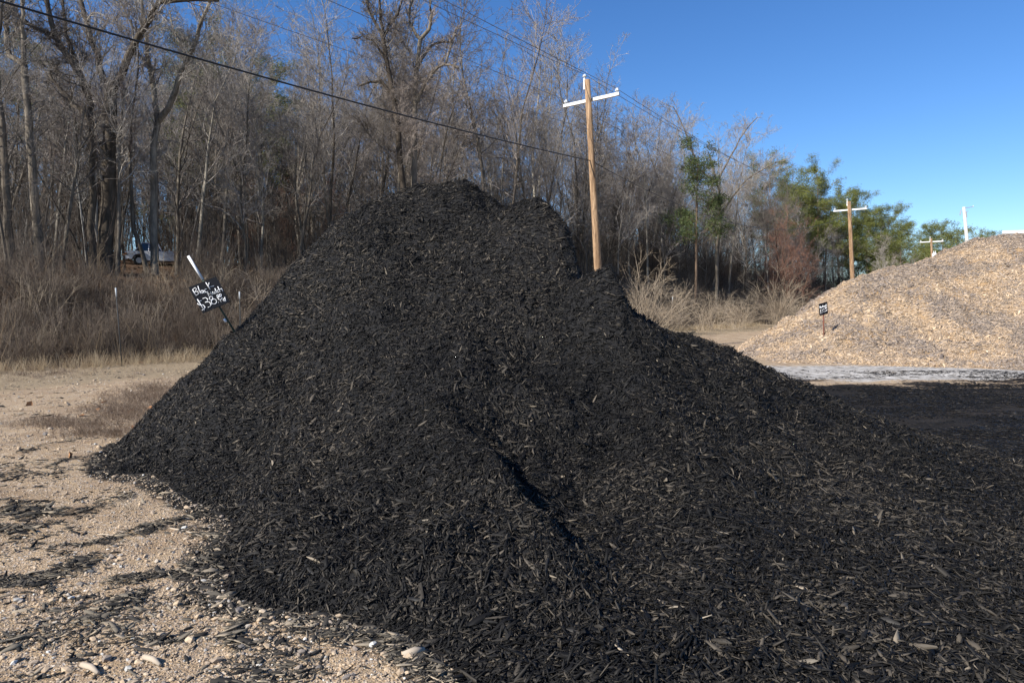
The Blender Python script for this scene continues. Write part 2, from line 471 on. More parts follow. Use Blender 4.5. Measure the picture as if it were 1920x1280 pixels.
# ------------------------------------------------------------------ scatter: one 'stuff' object per material of loose bits
def euler_from(T, B, N):
    R20 = T[:, 2]; R21 = B[:, 2]; R22 = N[:, 2]; R10 = T[:, 1]; R00 = T[:, 0]
    return np.stack([np.arctan2(R21, R22), np.arcsin(np.clip(-R20, -1, 1)), np.arctan2(R10, R00)], 1)
def frame_on(N, ang, pitch=None, roll=None):
    """tangent frames on normals N with heading ang, long axis lifted by pitch and rolled"""
    ref = np.stack([np.cos(ang), np.sin(ang), np.zeros_like(ang)], 1)
    T = ref - N * (ref * N).sum(1, keepdims=True)
    T /= np.linalg.norm(T, axis=1, keepdims=True) + 1e-9
    B = np.cross(N, T)
    if pitch is not None:
        T2 = T * np.cos(pitch)[:, None] + N * np.sin(pitch)[:, None]
        N2 = -T * np.sin(pitch)[:, None] + N * np.cos(pitch)[:, None]
        T, N = T2, N2
    if roll is not None:
        B2 = B * np.cos(roll)[:, None] + N * np.sin(roll)[:, None]
        N2 = -B * np.sin(roll)[:, None] + N * np.cos(roll)[:, None]
        B, N = B2, N2
    return euler_from(T, B, N)
def scatter(name, P, E, S, tone, protos, mat, parent=None):
    n = len(P)
    me = bpy.data.meshes.new(name)
    me.vertices.add(n); me.vertices.foreach_set('co', np.ascontiguousarray(P, np.float32).ravel())
    def at_(nm, typ, arr, key):
        a = me.attributes.new(nm, typ, 'POINT'); a.data.foreach_set(key, np.ascontiguousarray(arr).ravel())
    at_('rot', 'FLOAT_VECTOR', E.astype(np.float32), 'vector')
    at_('scl', 'FLOAT_VECTOR', S.astype(np.float32), 'vector')
    at_('tone', 'FLOAT', np.asarray(tone, np.float32), 'value')
    at_('idx', 'INT', rng.integers(0, len(protos), n).astype(np.int32), 'value')
    c = bpy.data.collections.new(name + '_kinds')
    for i, pm in enumerate(protos):
        if len(pm.materials) == 0: pm.materials.append(mat)
        c.objects.link(bpy.data.objects.new('%s_kind_%02d' % (name, i), pm))
    g = bpy.data.node_groups.new(name + '_nodes', 'GeometryNodeTree')
    g.interface.new_socket('Geometry', in_out='INPUT', socket_type='NodeSocketGeometry')
    g.interface.new_socket('Geometry', in_out='OUTPUT', socket_type='NodeSocketGeometry')
    gi = g.nodes.new('NodeGroupInput'); go = g.nodes.new('NodeGroupOutput')
    ip = g.nodes.new('GeometryNodeInstanceOnPoints')
    ci = g.nodes.new('GeometryNodeCollectionInfo')
    ci.inputs['Collection'].default_value = c
    ci.inputs['Separate Children'].default_value = True
    ci.inputs['Reset Children'].default_value = True
    def na(nm, typ):
        x = g.nodes.new('GeometryNodeInputNamedAttribute'); x.data_type = typ; x.inputs['Name'].default_value = nm
        return x.outputs['Attribute']
    e2r = g.nodes.new('FunctionNodeEulerToRotation')
    g.links.new(na('rot', 'FLOAT_VECTOR'), e2r.inputs[0])
    g.links.new(gi.outputs[0], ip.inputs['Points'])
    g.links.new(ci.outputs[0], ip.inputs['Instance'])
    ip.inputs['Pick Instance'].default_value = True
    g.links.new(na('idx', 'INT'), ip.inputs['Instance Index'])
    g.links.new(e2r.outputs[0], ip.inputs['Rotation'])
    g.links.new(na('scl', 'FLOAT_VECTOR'), ip.inputs['Scale'])
    g.links.new(ip.outputs[0], go.inputs[0])
    o = link(name, me, None, parent)
    me.materials.append(mat)
    md = o.modifiers.new('spread', 'NODES'); md.node_group = g
    o['kind'] = 'stuff'
    return o
def normals_of(f, x, y, e=0.04):
    dx = (f(x + e, y) - f(x - e, y)) / (2 * e); dy = (f(x, y + e) - f(x, y - e)) / (2 * e)
    N = np.stack([-dx, -dy, np.ones_like(dx)], 1)
    return N / np.linalg.norm(N, axis=1, keepdims=True)

# small shapes -------------------------------------------------------
def splinter(seed, wd=0.16, th=0.05):
    r = np.random.default_rng(seed)
    ks = [(-0.5, 0.35), (-0.2, 0.9), (0.18, 1.0), (0.5, 0.25)]
    V = []; bend = r.uniform(-0.08, 0.08); tw = r.uniform(-0.4, 0.4)
    for x, k in ks:
        wv = wd * k * r.uniform(0.75, 1.2) / 2; tv = th * r.uniform(0.6, 1.2) / 2 * (0.5 + 0.5 * k)
        oy = bend * (x * x * 4 - 0.5) + r.uniform(-0.02, 0.02)
        for (a, b) in ((-1, -1), (1, -1), (1, 1), (-1, 1)):
            yy = a * wv; zz = b * tv; c, s = math.cos(tw * x), math.sin(tw * x)
            V.append((x + r.uniform(-0.05, 0.05) * (a > 0), oy + yy * c - zz * s, yy * s + zz * c))
    F = []
    for k in range(3):
        for i in range(4):
            j = (i + 1) % 4
            F.append((4 * k + i, 4 * k + j, 4 * k + 4 + j, 4 * k + 4 + i))
    F += [(3, 2, 1, 0), (12, 13, 14, 15)]
    return mesh_np('splinter', V, F)
def pebble(seed, flat=0.6):
    r = np.random.default_rng(seed)
    import bmesh
    bm = bmesh.new(); bmesh.ops.create_icosphere(bm, subdivisions=1, radius=0.5)
    pl = [Vector(r.normal(size=3)).normalized() for _ in range(5)]
    for v in bm.verts:
        for q in pl:
            d = v.co.dot(q)
            if d > 0.33: v.co -= q * (d - 0.33)
        v.co.x *= 1.15; v.co.y *= r.uniform(0.75, 0.85); v.co.z *= flat
        v.co += Vector(r.uniform(-0.03, 0.03, 3))
    me = bpy.data.meshes.new('pebble'); bm.to_mesh(me); bm.free()
    return me
CH = [splinter(i, w_, t_) for i, (w_, t_) in enumerate([(0.16, 0.05), (0.24, 0.06), (0.10, 0.05), (0.32, 0.07), (0.13, 0.04), (0.20, 0.05), (0.08, 0.05), (0.28, 0.05)])]
PB = [pebble(i + 40) for i in range(7)]
def copies(ms): return [m.copy() for m in ms]

# ------------------------------------------------------------------ ground
def axis(parts):
    out = []
    for a, b, st in parts:
        out += list(np.arange(a, b, st))
    out.append(parts[-1][1])
    return np.array(out)
gx = axis([(-900, -120, 60), (-120, -40, 5), (-40, -10, 0.6), (-10, -5.5, 0.12), (-5.5, 0.6, 0.035), (0.6, 12, 0.16), (12, 40, 0.8), (40, 160, 5), (160, 900, 60)])
gy = axis([(-60, 0, 10), (0, 2.2, 0.3), (2.2, 9, 0.035), (9, 18, 0.14), (18, 60, 0.6), (60, 140, 3), (140, 1600, 60)])
X, Y = np.meshgrid(gx, gy)
BF = band_field(X, Y) * (Y < 20)
Z = ground_z(X, Y) + ground_fine(X, Y) + 0.022 * BF * fbm(X * 6, Y * 6, 61)
nx, ny = len(gx), len(gy)
idx = np.arange(nx * ny).reshape(ny, nx)
F = np.stack([idx[:-1, :-1], idx[:-1, 1:], idx[1:, 1:], idx[1:, :-1]], -1).reshape(-1, 4)
gme = mesh_np('ground', np.stack([X.ravel(), Y.ravel(), Z.ravel()], 1), F, True)
def gattr(nm, arr):
    a = gme.attributes.new(nm, 'FLOAT', 'POINT'); a.data.foreach_set('value', np.ascontiguousarray(arr, np.float32).ravel())
def heapdist(x, y): return _ft(x, y)
sS = s_of(X, Y)
leaf = sstep(-1.0, 1.2, sS)
dry = sstep(-7.0, -3.0, sS + 1.6 * (fbm(X * 0.4, Y * 0.4, 70) - 0.5)) * 0.9
right = sstep(0.0, 1.4, X - 0.5 - 0.12 * Y)
blk = right * (1 - sstep(14.0, 16.4, Y + 4.0 * (fbm(X * 0.35, Y * 1.4, 71) - 0.5)))
blk = np.maximum(blk, sstep(-0.22, 0.0, np.where((Y < 16) & (np.abs(X) < 12), _ft(np.clip(X, -9, 12), np.clip(Y, 1, 17)), -1)) * 0.95)
blk = np.maximum(blk, 0.62 * BF * sstep(.34, .6, fbm(X * 3.1, Y * 4.3, 130, 3)))
pale = sstep(3.0, 6.0, X) * sstep(14.6, 16.2, Y) * (1 - sstep(19.0, 20.6, Y)) * (1 - blk) * (0.42 + 0.95 * fbm(X * 0.8, Y * 1.9, 77, 4))
gattr('leaf', leaf); gattr('dry', dry); gattr('blk', blk); gattr('pale', pale)
m = Mat('ground_soil', 0.95, 0.15)
tc = m.n('ShaderNodeTexCoord').outputs['Object']
n1 = m.noise(0.9, 6, 0.6, vec=tc); n2 = m.noise(9, 5, 0.6, vec=tc); n3 = m.noise(70, 4, 0.7, vec=tc)
soil = m.ramp(n1, [(0.3, (0.27, 0.185, 0.10)), (0.5, (0.38, 0.27, 0.155)), (0.7, (0.46, 0.345, 0.21))])
vor = m.n('ShaderNodeTexVoronoi'); vor.inputs['Scale'].default_value = 75; m.l(tc, vor.inputs['Vector'])
grit = m.n('ShaderNodeSeparateColor'); m.l(vor.outputs['Color'], grit.inputs[0])
gcol = m.ramp(grit.outputs[0], [(0.0, (0.12, 0.11, 0.10)), (0.25, (0.30, 0.22, 0.15)), (0.6, (0.40, 0.29, 0.19)), (0.85, (0.48, 0.40, 0.32)), (1.0, (0.72, 0.68, 0.62))])
soil = m.mix(m.math('MULTIPLY', m.ramp(n2, [(0.35, 0.2), (0.6, 0.85)]), 0.8), soil, gcol)
soil = m.mix(m.ramp(m.noise(1.7, 6, 0.65, vec=tc), [(0.48, 0.0), (0.64, 0.6)]), soil, (0.22, 0.145, 0.085))
drycol = m.ramp(n2, [(0.3, (0.20, 0.15, 0.095)), (0.55, (0.34, 0.26, 0.165)), (0.75, (0.44, 0.35, 0.23))])
drycol = m.mix(m.ramp(n3, [(0.4, 0.0), (0.65, 0.6)]), drycol, (0.12, 0.10, 0.07))
leafcol = m.ramp(n3, [(0.3, (0.035, 0.024, 0.016)), (0.5, (0.10, 0.06, 0.035)), (0.7, (0.22, 0.125, 0.065))])
def thr(a, nn, soft=0.12):
    d = m.math('ADD', m.math('MULTIPLY', m.math('SUBTRACT', nn, 0.5), 1.1), m.attr(a))
    r = m.n('ShaderNodeMapRange'); r.inputs[1].default_value = 0.5 - soft; r.inputs[2].default_value = 0.5 + soft; m.l(d, r.inputs[0])
    return r.outputs[0]
c = m.mix(thr('dry', n2), soil, drycol)
pcol = m.ramp(m.noise(5.0, 8, 0.75, vec=tc, stretch=(0.6, 1.2, 1)), [(0.38, (0.05, 0.046, 0.04)), (0.45, (0.24, 0.22, 0.19)), (0.52, (0.46, 0.43, 0.39)), (0.66, (0.62, 0.59, 0.55))])
c = m.mix(thr('pale', n2, 0.14), c, pcol)
c = m.mix(thr('leaf', n2), c, leafcol)
bcol = m.ramp(m.noise(30, 6, 0.75, vec=tc), [(0.35, (0.002, 0.002, 0.0024)), (0.55, (0.009, 0.0085, 0.008)), (0.75, (0.035, 0.03, 0.025))])
bcol = m.mix(m.ramp(m.noise(0.9, 5, 0.6, vec=tc, stretch=(.5, 1.3, 1)), [(0.42, 0.0), (0.6, 0.75)]), bcol, m.ramp(n3, [(0.35, (0.012, 0.010, 0.009)), (0.7, (0.06, 0.048, 0.038))]))
c = m.mix(thr('blk', n2), c, bcol)
m.color(c)
m.bump(m.math('ADD', n3, m.math('MULTIPLY', vor.outputs['Distance'], 0.8)), 0.8, 0.012)
ground = link('ground', gme, m.m)
tag(ground, 'tan gravel and dirt yard rising to a leaf covered bank', kind='structure')

# ------------------------------------------------------------------ the black heap
m = Mat('black_mulch', 0.8, 0.3)
c = m.ramp(m.noise(30, 6, 0.7), [(0.3, (0.006, 0.006, 0.0065)), (0.6, (0.018, 0.017, 0.017)), (0.8, (0.04, 0.037, 0.033))])
m.color(c); m.bump(m.noise(60, 5, 0.7), 1.0, 0.03)
def bsurf(x, y): return ground_z(x, y) + black_h(x, y)
heap = link('mulch_heap', heap_mesh('mulch_heap', black_h, -6.6, 9.5, 1.6, 15.6, 0.042), m.m)
tag(heap, 'huge heap of shredded black dyed mulch filling the middle of the yard', 'mulch heap')

def visible_pts(n, x0, x1, y0, y1, f, cull_back=True):
    x = rng.uniform(x0, x1, n); y = rng.uniform(y0, y1, n)
    return x, y
def chips_on(f, hf, x0, x1, y0, y1, dens, hmin, cam_cull=True, margin=140):
    n = int((x1 - x0) * (y1 - y0) * dens)
    x = rng.uniform(x0, x1, n); y = rng.uniform(y0, y1, n)
    px, py, fd = project(np.stack([x, y, np.full(n, 1.0)], 1))
    k = (px > -margin - 300) & (px < 1920 + margin + 300)
    x, y = x[k], y[k]
    h = hf(x, y)
    k = h > hmin; x, y, h = x[k], y[k], h[k]
    N = normals_of(f, x, y)
    z = f(x, y)
    V = np.stack([-x, -y, CAMZ - z], 1); V /= np.linalg.norm(V, axis=1, keepdims=True)
    k = ((V * N).sum(1) > -0.25)
    # slopes seen more or less square on need the most
    return x[k], y[k], z[k], N[k], h[k]
x, y, z, N, h = chips_on(bsurf, black_h, -6.6, 9.4, 1.7, 13.0, 7800, -0.045)
dist = np.hypot(x, y)
keep = rng.random(len(x)) < np.where(dist < 6.5, 1.0, 0.72) * np.where(h < 0.0, 0.5 + h * 10, 1.0)
x, y, z, N, h, dist = [a[keep] for a in (x, y, z, N, h, dist)]
n = len(x)
flow = fbm(x * 0.9, y * 0.9, 90, 2) * 6.3
ang = flow + rng.normal(0, 0.85, n)
E = frame_on(N, ang, rng.normal(0.02, 0.34, n), rng.normal(0, 0.7, n))
L = np.clip(rng.lognormal(math.log(0.032), 0.62, n), 0.010, 0.17)
wdt = L ** 0.6 * 0.040 ** 0.4 * rng.uniform(0.7, 1.4, n)
S = np.stack([L, wdt, wdt], 1)
P = np.stack([x, y, z], 1) + N * rng.uniform(-0.004, 0.022, n)[:, None]
patch = fbm(x * 1.1, y * 1.1, 95, 3)
tone = np.clip(rng.beta(1.2, 1.6, n) * (0.62 + 0.75 * patch + 0.16 * (1 - sstep(-3.0, 1.0, x))), 0, 0.9)  # left flank toned lighter: weathering, plus its sheen put into the colour
odd = rng.random(n); tone = np.where(odd > 0.975, rng.uniform(0.80, 0.98, n), tone)
sc_ = scatter('mulch_chips', P, E, S, tone, copies(CH), m_chip, heap)
print('black chips', n)

# the largest splinters one can pick out: parts of the heap
bigs = []
tries = 0
while len(bigs) < 290 and tries < 6000:
    tries += 1
    q = on_ground(rng.uniform(430, 1900), rng.uniform(930, 1275)) if rng.random() < 0.6 else on_ground(rng.uniform(300, 1800), rng.uniform(700, 1250))
    X0, Y0 = q[0] * 0.97, q[1] * 0.97
    if black_h(np.array([X0]), np.array([Y0]))[0] < 0.03: continue
    bigs.append((X0, Y0))
bx = np.array([b[0] for b in bigs]); by = np.array([b[1] for b in bigs]); bN = normals_of(bsurf, bx, by); bz = bsurf(bx, by)
bE = frame_on(bN, rng.uniform(0, 6.28, len(bx)), rng.normal(0.0, 0.18, len(bx)), rng.normal(0, 0.4, len(bx)))
big_m = copies(CH)
for b in big_m: b.materials.append(m_bigchip)
for i in range(len(bx)):
    o = link('splinter', big_m[i % 8], None, heap)
    L = float(np.clip(rng.lognormal(math.log(0.078), 0.35), 0.05, 0.18))
    o.location = (bx[i] + bN[i, 0] * .018, by[i] + bN[i, 1] * .018, bz[i] + bN[i, 2] * .018)
    o.rotation_euler = tuple(bE[i]); o.scale = (L, L * 0.75, L * 0.6)

# thin black litter on the yard to the right of the heap
n = 200000
px = rng.uniform(1300, 1960, n); py = rng.uniform(695, 1010, n); t_ = CAMZ / (_s - (640 - py) / FPX * _c)
x = (px - 960) / FPX * t_; y = (_c + (640 - py) / FPX * _s) * t_
ok = (black_h(x, y) < 0.0) & (x > 0.5 + 0.12 * y) & (rng.random(n) < np.where(y > 15.2, 0.35, 0.8) * (0.05 + 1.5 * sstep(.35, .65, fbm(x * .5, y * 1.1, 97))))
px, py, fd = project(np.stack([x, y, 0 * x], 1)); ok &= (px > 900) & (px < 2050)
x, y = x[ok], y[ok]; n = len(x)
N = np.tile([0, 0, 1.0], (n, 1)); L = rng.lognormal(math.log(0.035), 0.45, n) * (1 + .05 * np.maximum(y - 7, 0))
scatter('mulch_litter', np.stack([x, y, ground_z(x, y) + ground_fine(x, y) + 0.008], 1), frame_on(N, rng.uniform(0, 6.28, n), rng.normal(0, 0.12, n), rng.normal(0, 0.3, n)),
        np.stack([L, L, L], 1), np.clip(rng.beta(1.3, 2.4, n), 0, 0.9), copies(CH), m_chip)
tag(bpy.data.objects['mulch_litter'], 'thin layer of black mulch spilled on the yard to the right of the heap', 'mulch', kind='stuff')

# ------------------------------------------------------------------ the tan heap
m = Mat('tan_mulch', 0.95, 0.1)
a = m.noise(1.1, 5, 0.6); b_ = m.noise(45, 5, 0.7)
c = m.ramp(a, [(0.38, (0.36, 0.30, 0.25)), (0.5, (0.44, 0.34, 0.24)), (0.62, (0.52, 0.35, 0.19))])
c = m.mix(m.ramp(b_, [(0.35, 0.0), (0.6, 1.0)]), m.mix(1.0, c, (0.45, 0.42, 0.4), 'MULTIPLY'), c)
m.color(c); m.bump(b_, 1.0, 0.04)
def tsurf(x, y): return ground_z(x, y) + tan_h(x, y)
theap = link('mulch_heap', heap_mesh('tan_heap', tan_h, 6, 37, 16.5, 38.5, 0.11), m.m)
tag(theap, 'big heap of undyed tan wood mulch on the right side of the yard', 'mulch heap')
x, y, z, N, h = chips_on(tsurf, tan_h, 6, 26, 17, 30.5, 1250, -0.04)
k = rng.random(len(x)) < np.where(h < 0.03, 0.4, 1); x, y, z, N, h = x[k], y[k], z[k], N[k], h[k]
n = len(x)
L = np.clip(rng.lognormal(math.log(0.07), 0.45, n), 0.025, 0.25)
gold = sstep(0.42, 0.60, fbm(x * 0.8, y * 0.8, 111, 5))
tone = np.clip(rng.beta(1.6, 1.7, n) * 0.66 + 0.32 * gold, 0, 1.0)
tone = np.where(rng.random(n) < 0.02, 0.0, tone)
scatter('mulch_chips', np.stack([x, y, z], 1) + N * rng.uniform(0, 0.03, n)[:, None], frame_on(N, rng.uniform(0, 6.28, n), rng.normal(0, 0.3, n), rng.normal(0, 0.6, n)),
        np.stack([L, L * 1.1, L], 1), tone, copies(CH), m_tanchip, theap)
print('tan chips', n)

# ------------------------------------------------------------------ gravel, stones and old mulch on the left
def left_pts(n, ymax=19):
    """points spread evenly in the picture, left part of the yard"""
    px = rng.uniform(-60, 1000, n); py = rng.uniform(690, 1300, n)
    u = (px - 960) / FPX; v = (640 - py) / FPX
    dz = -_s + v * _c; dy = _c + v * _s
    t = CAMZ / -dz
    x = u * t; y = dy * t
    ok = (black_h(x, y) < -0.02) & (y < ymax) & (s_of(x, y) < -1)
    return x[ok], y[ok]
x, y = left_pts(240000)
bf = band_field(x, y)
k = rng.random(len(x)) < (0.08 + 0.5 * fbm(x * 1.5, y * 1.5, 120, 3) ** 1.5) * (1 - 0.5 * bf)
x, y = x[k], y[k]; n = len(x)
L = np.clip(rng.lognormal(math.log(0.0068), 0.6, n), 0.003, 0.05) * (1 + 0.10 * np.maximum(y - 3, 0))
N = np.tile([0, 0, 1.0], (n, 1))
gz = ground_z(x, y) + ground_fine(x, y)
scatter('gravel', np.stack([x, y, gz + L * 0.12], 1), frame_on(N, rng.uniform(0, 6.28, n), rng.normal(0, 0.25, n), rng.normal(0, 0.25, n)),
        np.stack([L, L, L], 1), np.clip(rng.normal(0.52, 0.2, n), 0, 1), copies(PB), m_pebble)
tag(bpy.data.objects['gravel'], 'fine tan gravel strewn over the bare dirt left of the black heap', 'gravel', kind='stuff')
print('gravel', n)
x, y = left_pts(150000)
bf = band_field(x, y)
toe = sstep(-0.14, -0.02, _ft(x, y))
clu = sstep(.52, .68, fbm(x * 1.7, y * 2.6, 133, 3)); ragged = sstep(.36, .58, fbm(x * 3.1, y * 4.3, 130, 3))
k = rng.random(len(x)) < np.clip(bf * (0.08 + 0.95 * ragged) + 0.22 * clu + 0.45 * toe + 0.012, 0, 1)
x, y, bf = x[k], y[k], bf[k]; n = len(x)
L = np.clip(rng.lognormal(math.log(0.028), 0.6, n), 0.010, 0.15) * (1 + 0.05 * np.maximum(y - 4, 0))
N = np.tile([0, 0, 1.0], (n, 1))
scatter('old_mulch', np.stack([x, y, ground_z(x, y) + ground_fine(x, y) + 0.022 * bf * rng.random(n) + 0.004], 1),
        frame_on(N, 0.35 + rng.normal(0, 0.8, n), rng.normal(0, 0.2, n), rng.normal(0, 0.5, n)),
        np.stack([L, L, L], 1), np.clip(rng.beta(1.2, 2.0, n) + 0.04, 0, 1), copies(CH), m_oldchip)
tag(bpy.data.objects['old_mulch'], 'windrows of blown grey and black old mulch lying on the gravel at the left', 'mulch', kind='stuff')
print('old mulch', n)
# stones one can pick out: parts of the ground
sp = [(449, 1147, .055), (443, 1160, .035), (492, 1148, .045), (430, 1158, .03), (487, 1165, .045), (464, 1174, .04), (453, 1216, .05), (408, 1241, .055), (406, 1187, .03),
      (133, 1121, .042), (98, 1126, .04), (84, 1259, .05), (176, 1201, .045), (240, 1257, .04), (127, 1259, .055), (355, 1201, .055), (36, 1127, .05), (171, 1072, .045), (123, 926, .05), (86, 815, .09), (177, 979, .035), (152, 1095, .05),
      (370, 1072, .04), (425, 1080, .045), (540, 1158, .03), (636, 1155, .04), (765, 1235, .07), (300, 1190, .04), (90, 1160, .03), (220, 1010, .035), (260, 1050, .03), (330, 1030, .03), (200, 1238, .06), (60, 1200, .03), (30, 1240, .045), (560, 1250, .035), (650, 1270, .04), (700, 1210, .045)]
sx, sy, sr = [], [], []
for px, py, r_ in sp:
    q = on_ground(px, py); sx.append(q[0]); sy.append(q[1]); sr.append(r_)
x, y = left_pts(4000, 12)
k = rng.permutation(len(x))[:150]
for i in k:
    sx.append(x[i]); sy.append(y[i]); sr.append(float(np.clip(rng.lognormal(math.log(0.022), 0.3), 0.015, 0.045) * (1 + 0.07 * max(y[i] - 3, 0))))
pm = [pebble(i + 90, 0.55) for i in range(9)]
for q in pm: q.materials.append(m_stone)
for i in range(len(sx)):
    o = link('stone', pm[i % 9], None, ground)
    r_ = sr[i] * 1.15
    o.location = (sx[i], sy[i], float(ground_z(sx[i], sy[i]) + ground_fine(np.array([sx[i]]), np.array([sy[i]]))[0]) + r_ * 0.16)
    o.rotation_euler = (rng.uniform(-.3, .3), rng.uniform(-.3, .3), rng.uniform(0, 6.28)); o.scale = (r_, r_, r_)

# ------------------------------------------------------------------ vegetation generators
def unit(v): return v / (np.linalg.norm(v, axis=-1, keepdims=True) + 1e-9)
def polyl(P0, D, L, K, wander, trop, r):
    """N polylines from P0 along D; wander bends them, trop pulls them up"""
    N = len(P0); P = np.empty((N, K, 3)); P[:, 0] = P0; d = unit(D.copy()); st = (L / (K - 1))[:, None]
    for k in range(1, K):
        d = unit(d + wander * r.normal(size=(N, 3)) + np.array([0, 0, trop]))
        P[:, k] = P[:, k - 1] + d * st
    return P
def children(P, Rad, per, t0, t1, ang, lenf, radf, K, wander, trop, r, rmin=0.004, weight=True):
    N, Kp, _ = P.shape
    n = int(N * per)
    seglen = np.linalg.norm(P[:, -1] - P[:, 0], axis=1)
    w_ = seglen / seglen.sum() if weight else None
    i = r.choice(N, n, p=w_)
    t = r.uniform(t0, t1, n) * (Kp - 1); k = np.minimum(t.astype(int), Kp - 2); f = (t - k)[:, None]
    A = P[i, k]; B = P[i, k + 1]
    P0 = A * (1 - f) + B * f; tan = unit(B - A)
    rad = Rad[i, k] * (1 - f[:, 0]) + Rad[i, k + 1] * f[:, 0]
    rv = r.normal(size=(n, 3)); side = unit(rv - tan * (rv * tan).sum(1, keepdims=True))
    a = np.clip(r.normal(ang, 0.22, n), 0.2, 1.5)[:, None]
    D = tan * np.cos(a) + side * np.sin(a)
    tt = t / (Kp - 1)
    L = seglen[i] * lenf * r.uniform(0.55, 1.25, n) * (1.15 - 0.6 * tt)
    Q = polyl(P0, D, L, K, wander, trop, r)
    r0 = np.maximum(rad * radf, rmin)
    Rq = r0[:, None] * np.linspace(1, 0.3, K)[None]
    return Q, np.maximum(Rq, rmin * 0.6)
def joinm(name, parts, mat, smooth=True):
    Vs, Fs, b = [], [], 0
    for P, Rr, n in parts:
        V, F = tubes(P, Rr, n); Vs.append(V); Fs.append(F + b); b += len(V)
    me = mesh_np(name, np.concatenate(Vs), np.concatenate(Fs), smooth)
    me.materials.append(mat); return me

def bark(name, stops, rough=0.9):
    m = Mat(name, rough, 0.15)
    c = m.ramp(m.rand(), stops)
    f = m.noise(3.0, 6, 0.7, stretch=(1.6, 1.6, 0.35))
    c = m.mix(m.ramp(f, [(0.35, 0.0), (0.65, 1.0)]), m.mix(1.0, c, (0.5, 0.48, 0.46), 'MULTIPLY'), m.mix(1.0, c, (1.7, 1.65, 1.55), 'MULTIPLY'))
    m.color(c); m.bump(m.noise(14, 4, 0.6, stretch=(1, 1, 0.2)), 0.6, 0.03)
    return m.m
m_bark = bark('tree_bark', [(0.0, (0.045, 0.037, 0.030)), (0.4, (0.085, 0.072, 0.058)), (0.75, (0.15, 0.132, 0.11)), (1.0, (0.27, 0.25, 0.215))])
m_twig = bark('twigs', [(0.0, (0.12, 0.105, 0.096)), (0.4, (0.20, 0.182, 0.168)), (0.75, (0.31, 0.29, 0.27)), (1.0, (0.20, 0.165, 0.148))])
m_redtwig = bark('reddish_twigs', [(0.0, (0.15, 0.085, 0.065)), (1.0, (0.21, 0.12, 0.09))])
m_pinebark = bark('pine_bark', [(0.0, (0.13, 0.095, 0.07)), (1.0, (0.22, 0.16, 0.12))])

def bare_tree_meshes(seed, H, r0, first, spread, dense, lean=0.02, twig=None, forks=0):
    r = np.random.default_rng(seed)
    K = 12
    T = polyl(np.zeros((1, 3)) + [0, 0, -0.3], np.array([[r.normal(0, lean), r.normal(0, lean), 1.0]]), np.array([H]), K, 0.085, 0.06, r)
    r0 = r0 * 0.66
    TR = (r0 * (1 - np.linspace(0, 1, K) ** 0.9 * 0.93))[None] * np.where(np.arange(K) == 0, 1.35, 1.0)[None]
    trunkparts = [(T, TR, 8)]
    if forks:
        Q, QR = children(T, TR, forks, 0.35, 0.6, 0.42, 0.5, 0.75, 8, 0.07, 0.06, r); trunkparts.append((Q, QR, 6))
        T2 = Q; T2R = QR
    L1, R1 = children(T, TR, int(30 * dense), first * .8, 0.98, spread * 1.15, 0.30, 0.45, 8, 0.21, 0.10, r, 0.018)
    if forks:
        l1b, r1b = children(T2, T2R, 9, 0.2, 0.98, spread, 0.36, 0.5, 8, 0.2, 0.08, r, 0.018)
        L1 = np.concatenate([L1, l1b]); R1 = np.concatenate([R1, r1b])
    L2, R2 = children(L1, R1, 6, 0.2, 0.98, 0.8, 0.44, 0.55, 6, 0.24, 0.07, r, 0.0115)
    L3, R3 = children(L2, R2, 4.6, 0.15, 1.0, 0.8, 0.55, 0.62, 4, 0.24, 0.05, r, 0.008)
    L4, R4 = children(L3, R3, 2.6, 0.1, 1.0, 0.8, 0.6, 0.7, 3, 0.2, 0.03, r, 0.0055)
    tr = joinm('trunk', trunkparts, m_bark)
    cr = joinm('crown', [(L1, R1, 4), (L2, R2, 3), (L3, R3, 3), (L4, R4, 3)], twig or m_twig)
    return tr, cr

TREES = [
    bare_tree_meshes(1, 17.5, 0.20, 0.42, 0.62, 1.0),
    bare_tree_meshes(2, 16.5, 0.17, 0.35, 0.55, 1.0, forks=1),
    bare_tree_meshes(3, 18.5, 0.22, 0.50, 0.70, 1.0),
    bare_tree_meshes(4, 14.5, 0.13, 0.30, 0.60, 0.9),
    bare_tree_meshes(5, 16.0, 0.19, 0.28, 0.80, 1.1, forks=2),
    bare_tree_meshes(6, 12.0, 0.10, 0.25, 0.60, 0.9, 0.05),
    bare_tree_meshes(7, 18.0, 0.16, 0.55, 0.55, 0.9, 0.04),
]
RED = bare_tree_meshes(8, 12.5, 0.14, 0.18, 0.75, 1.35, twig=m_redtwig)

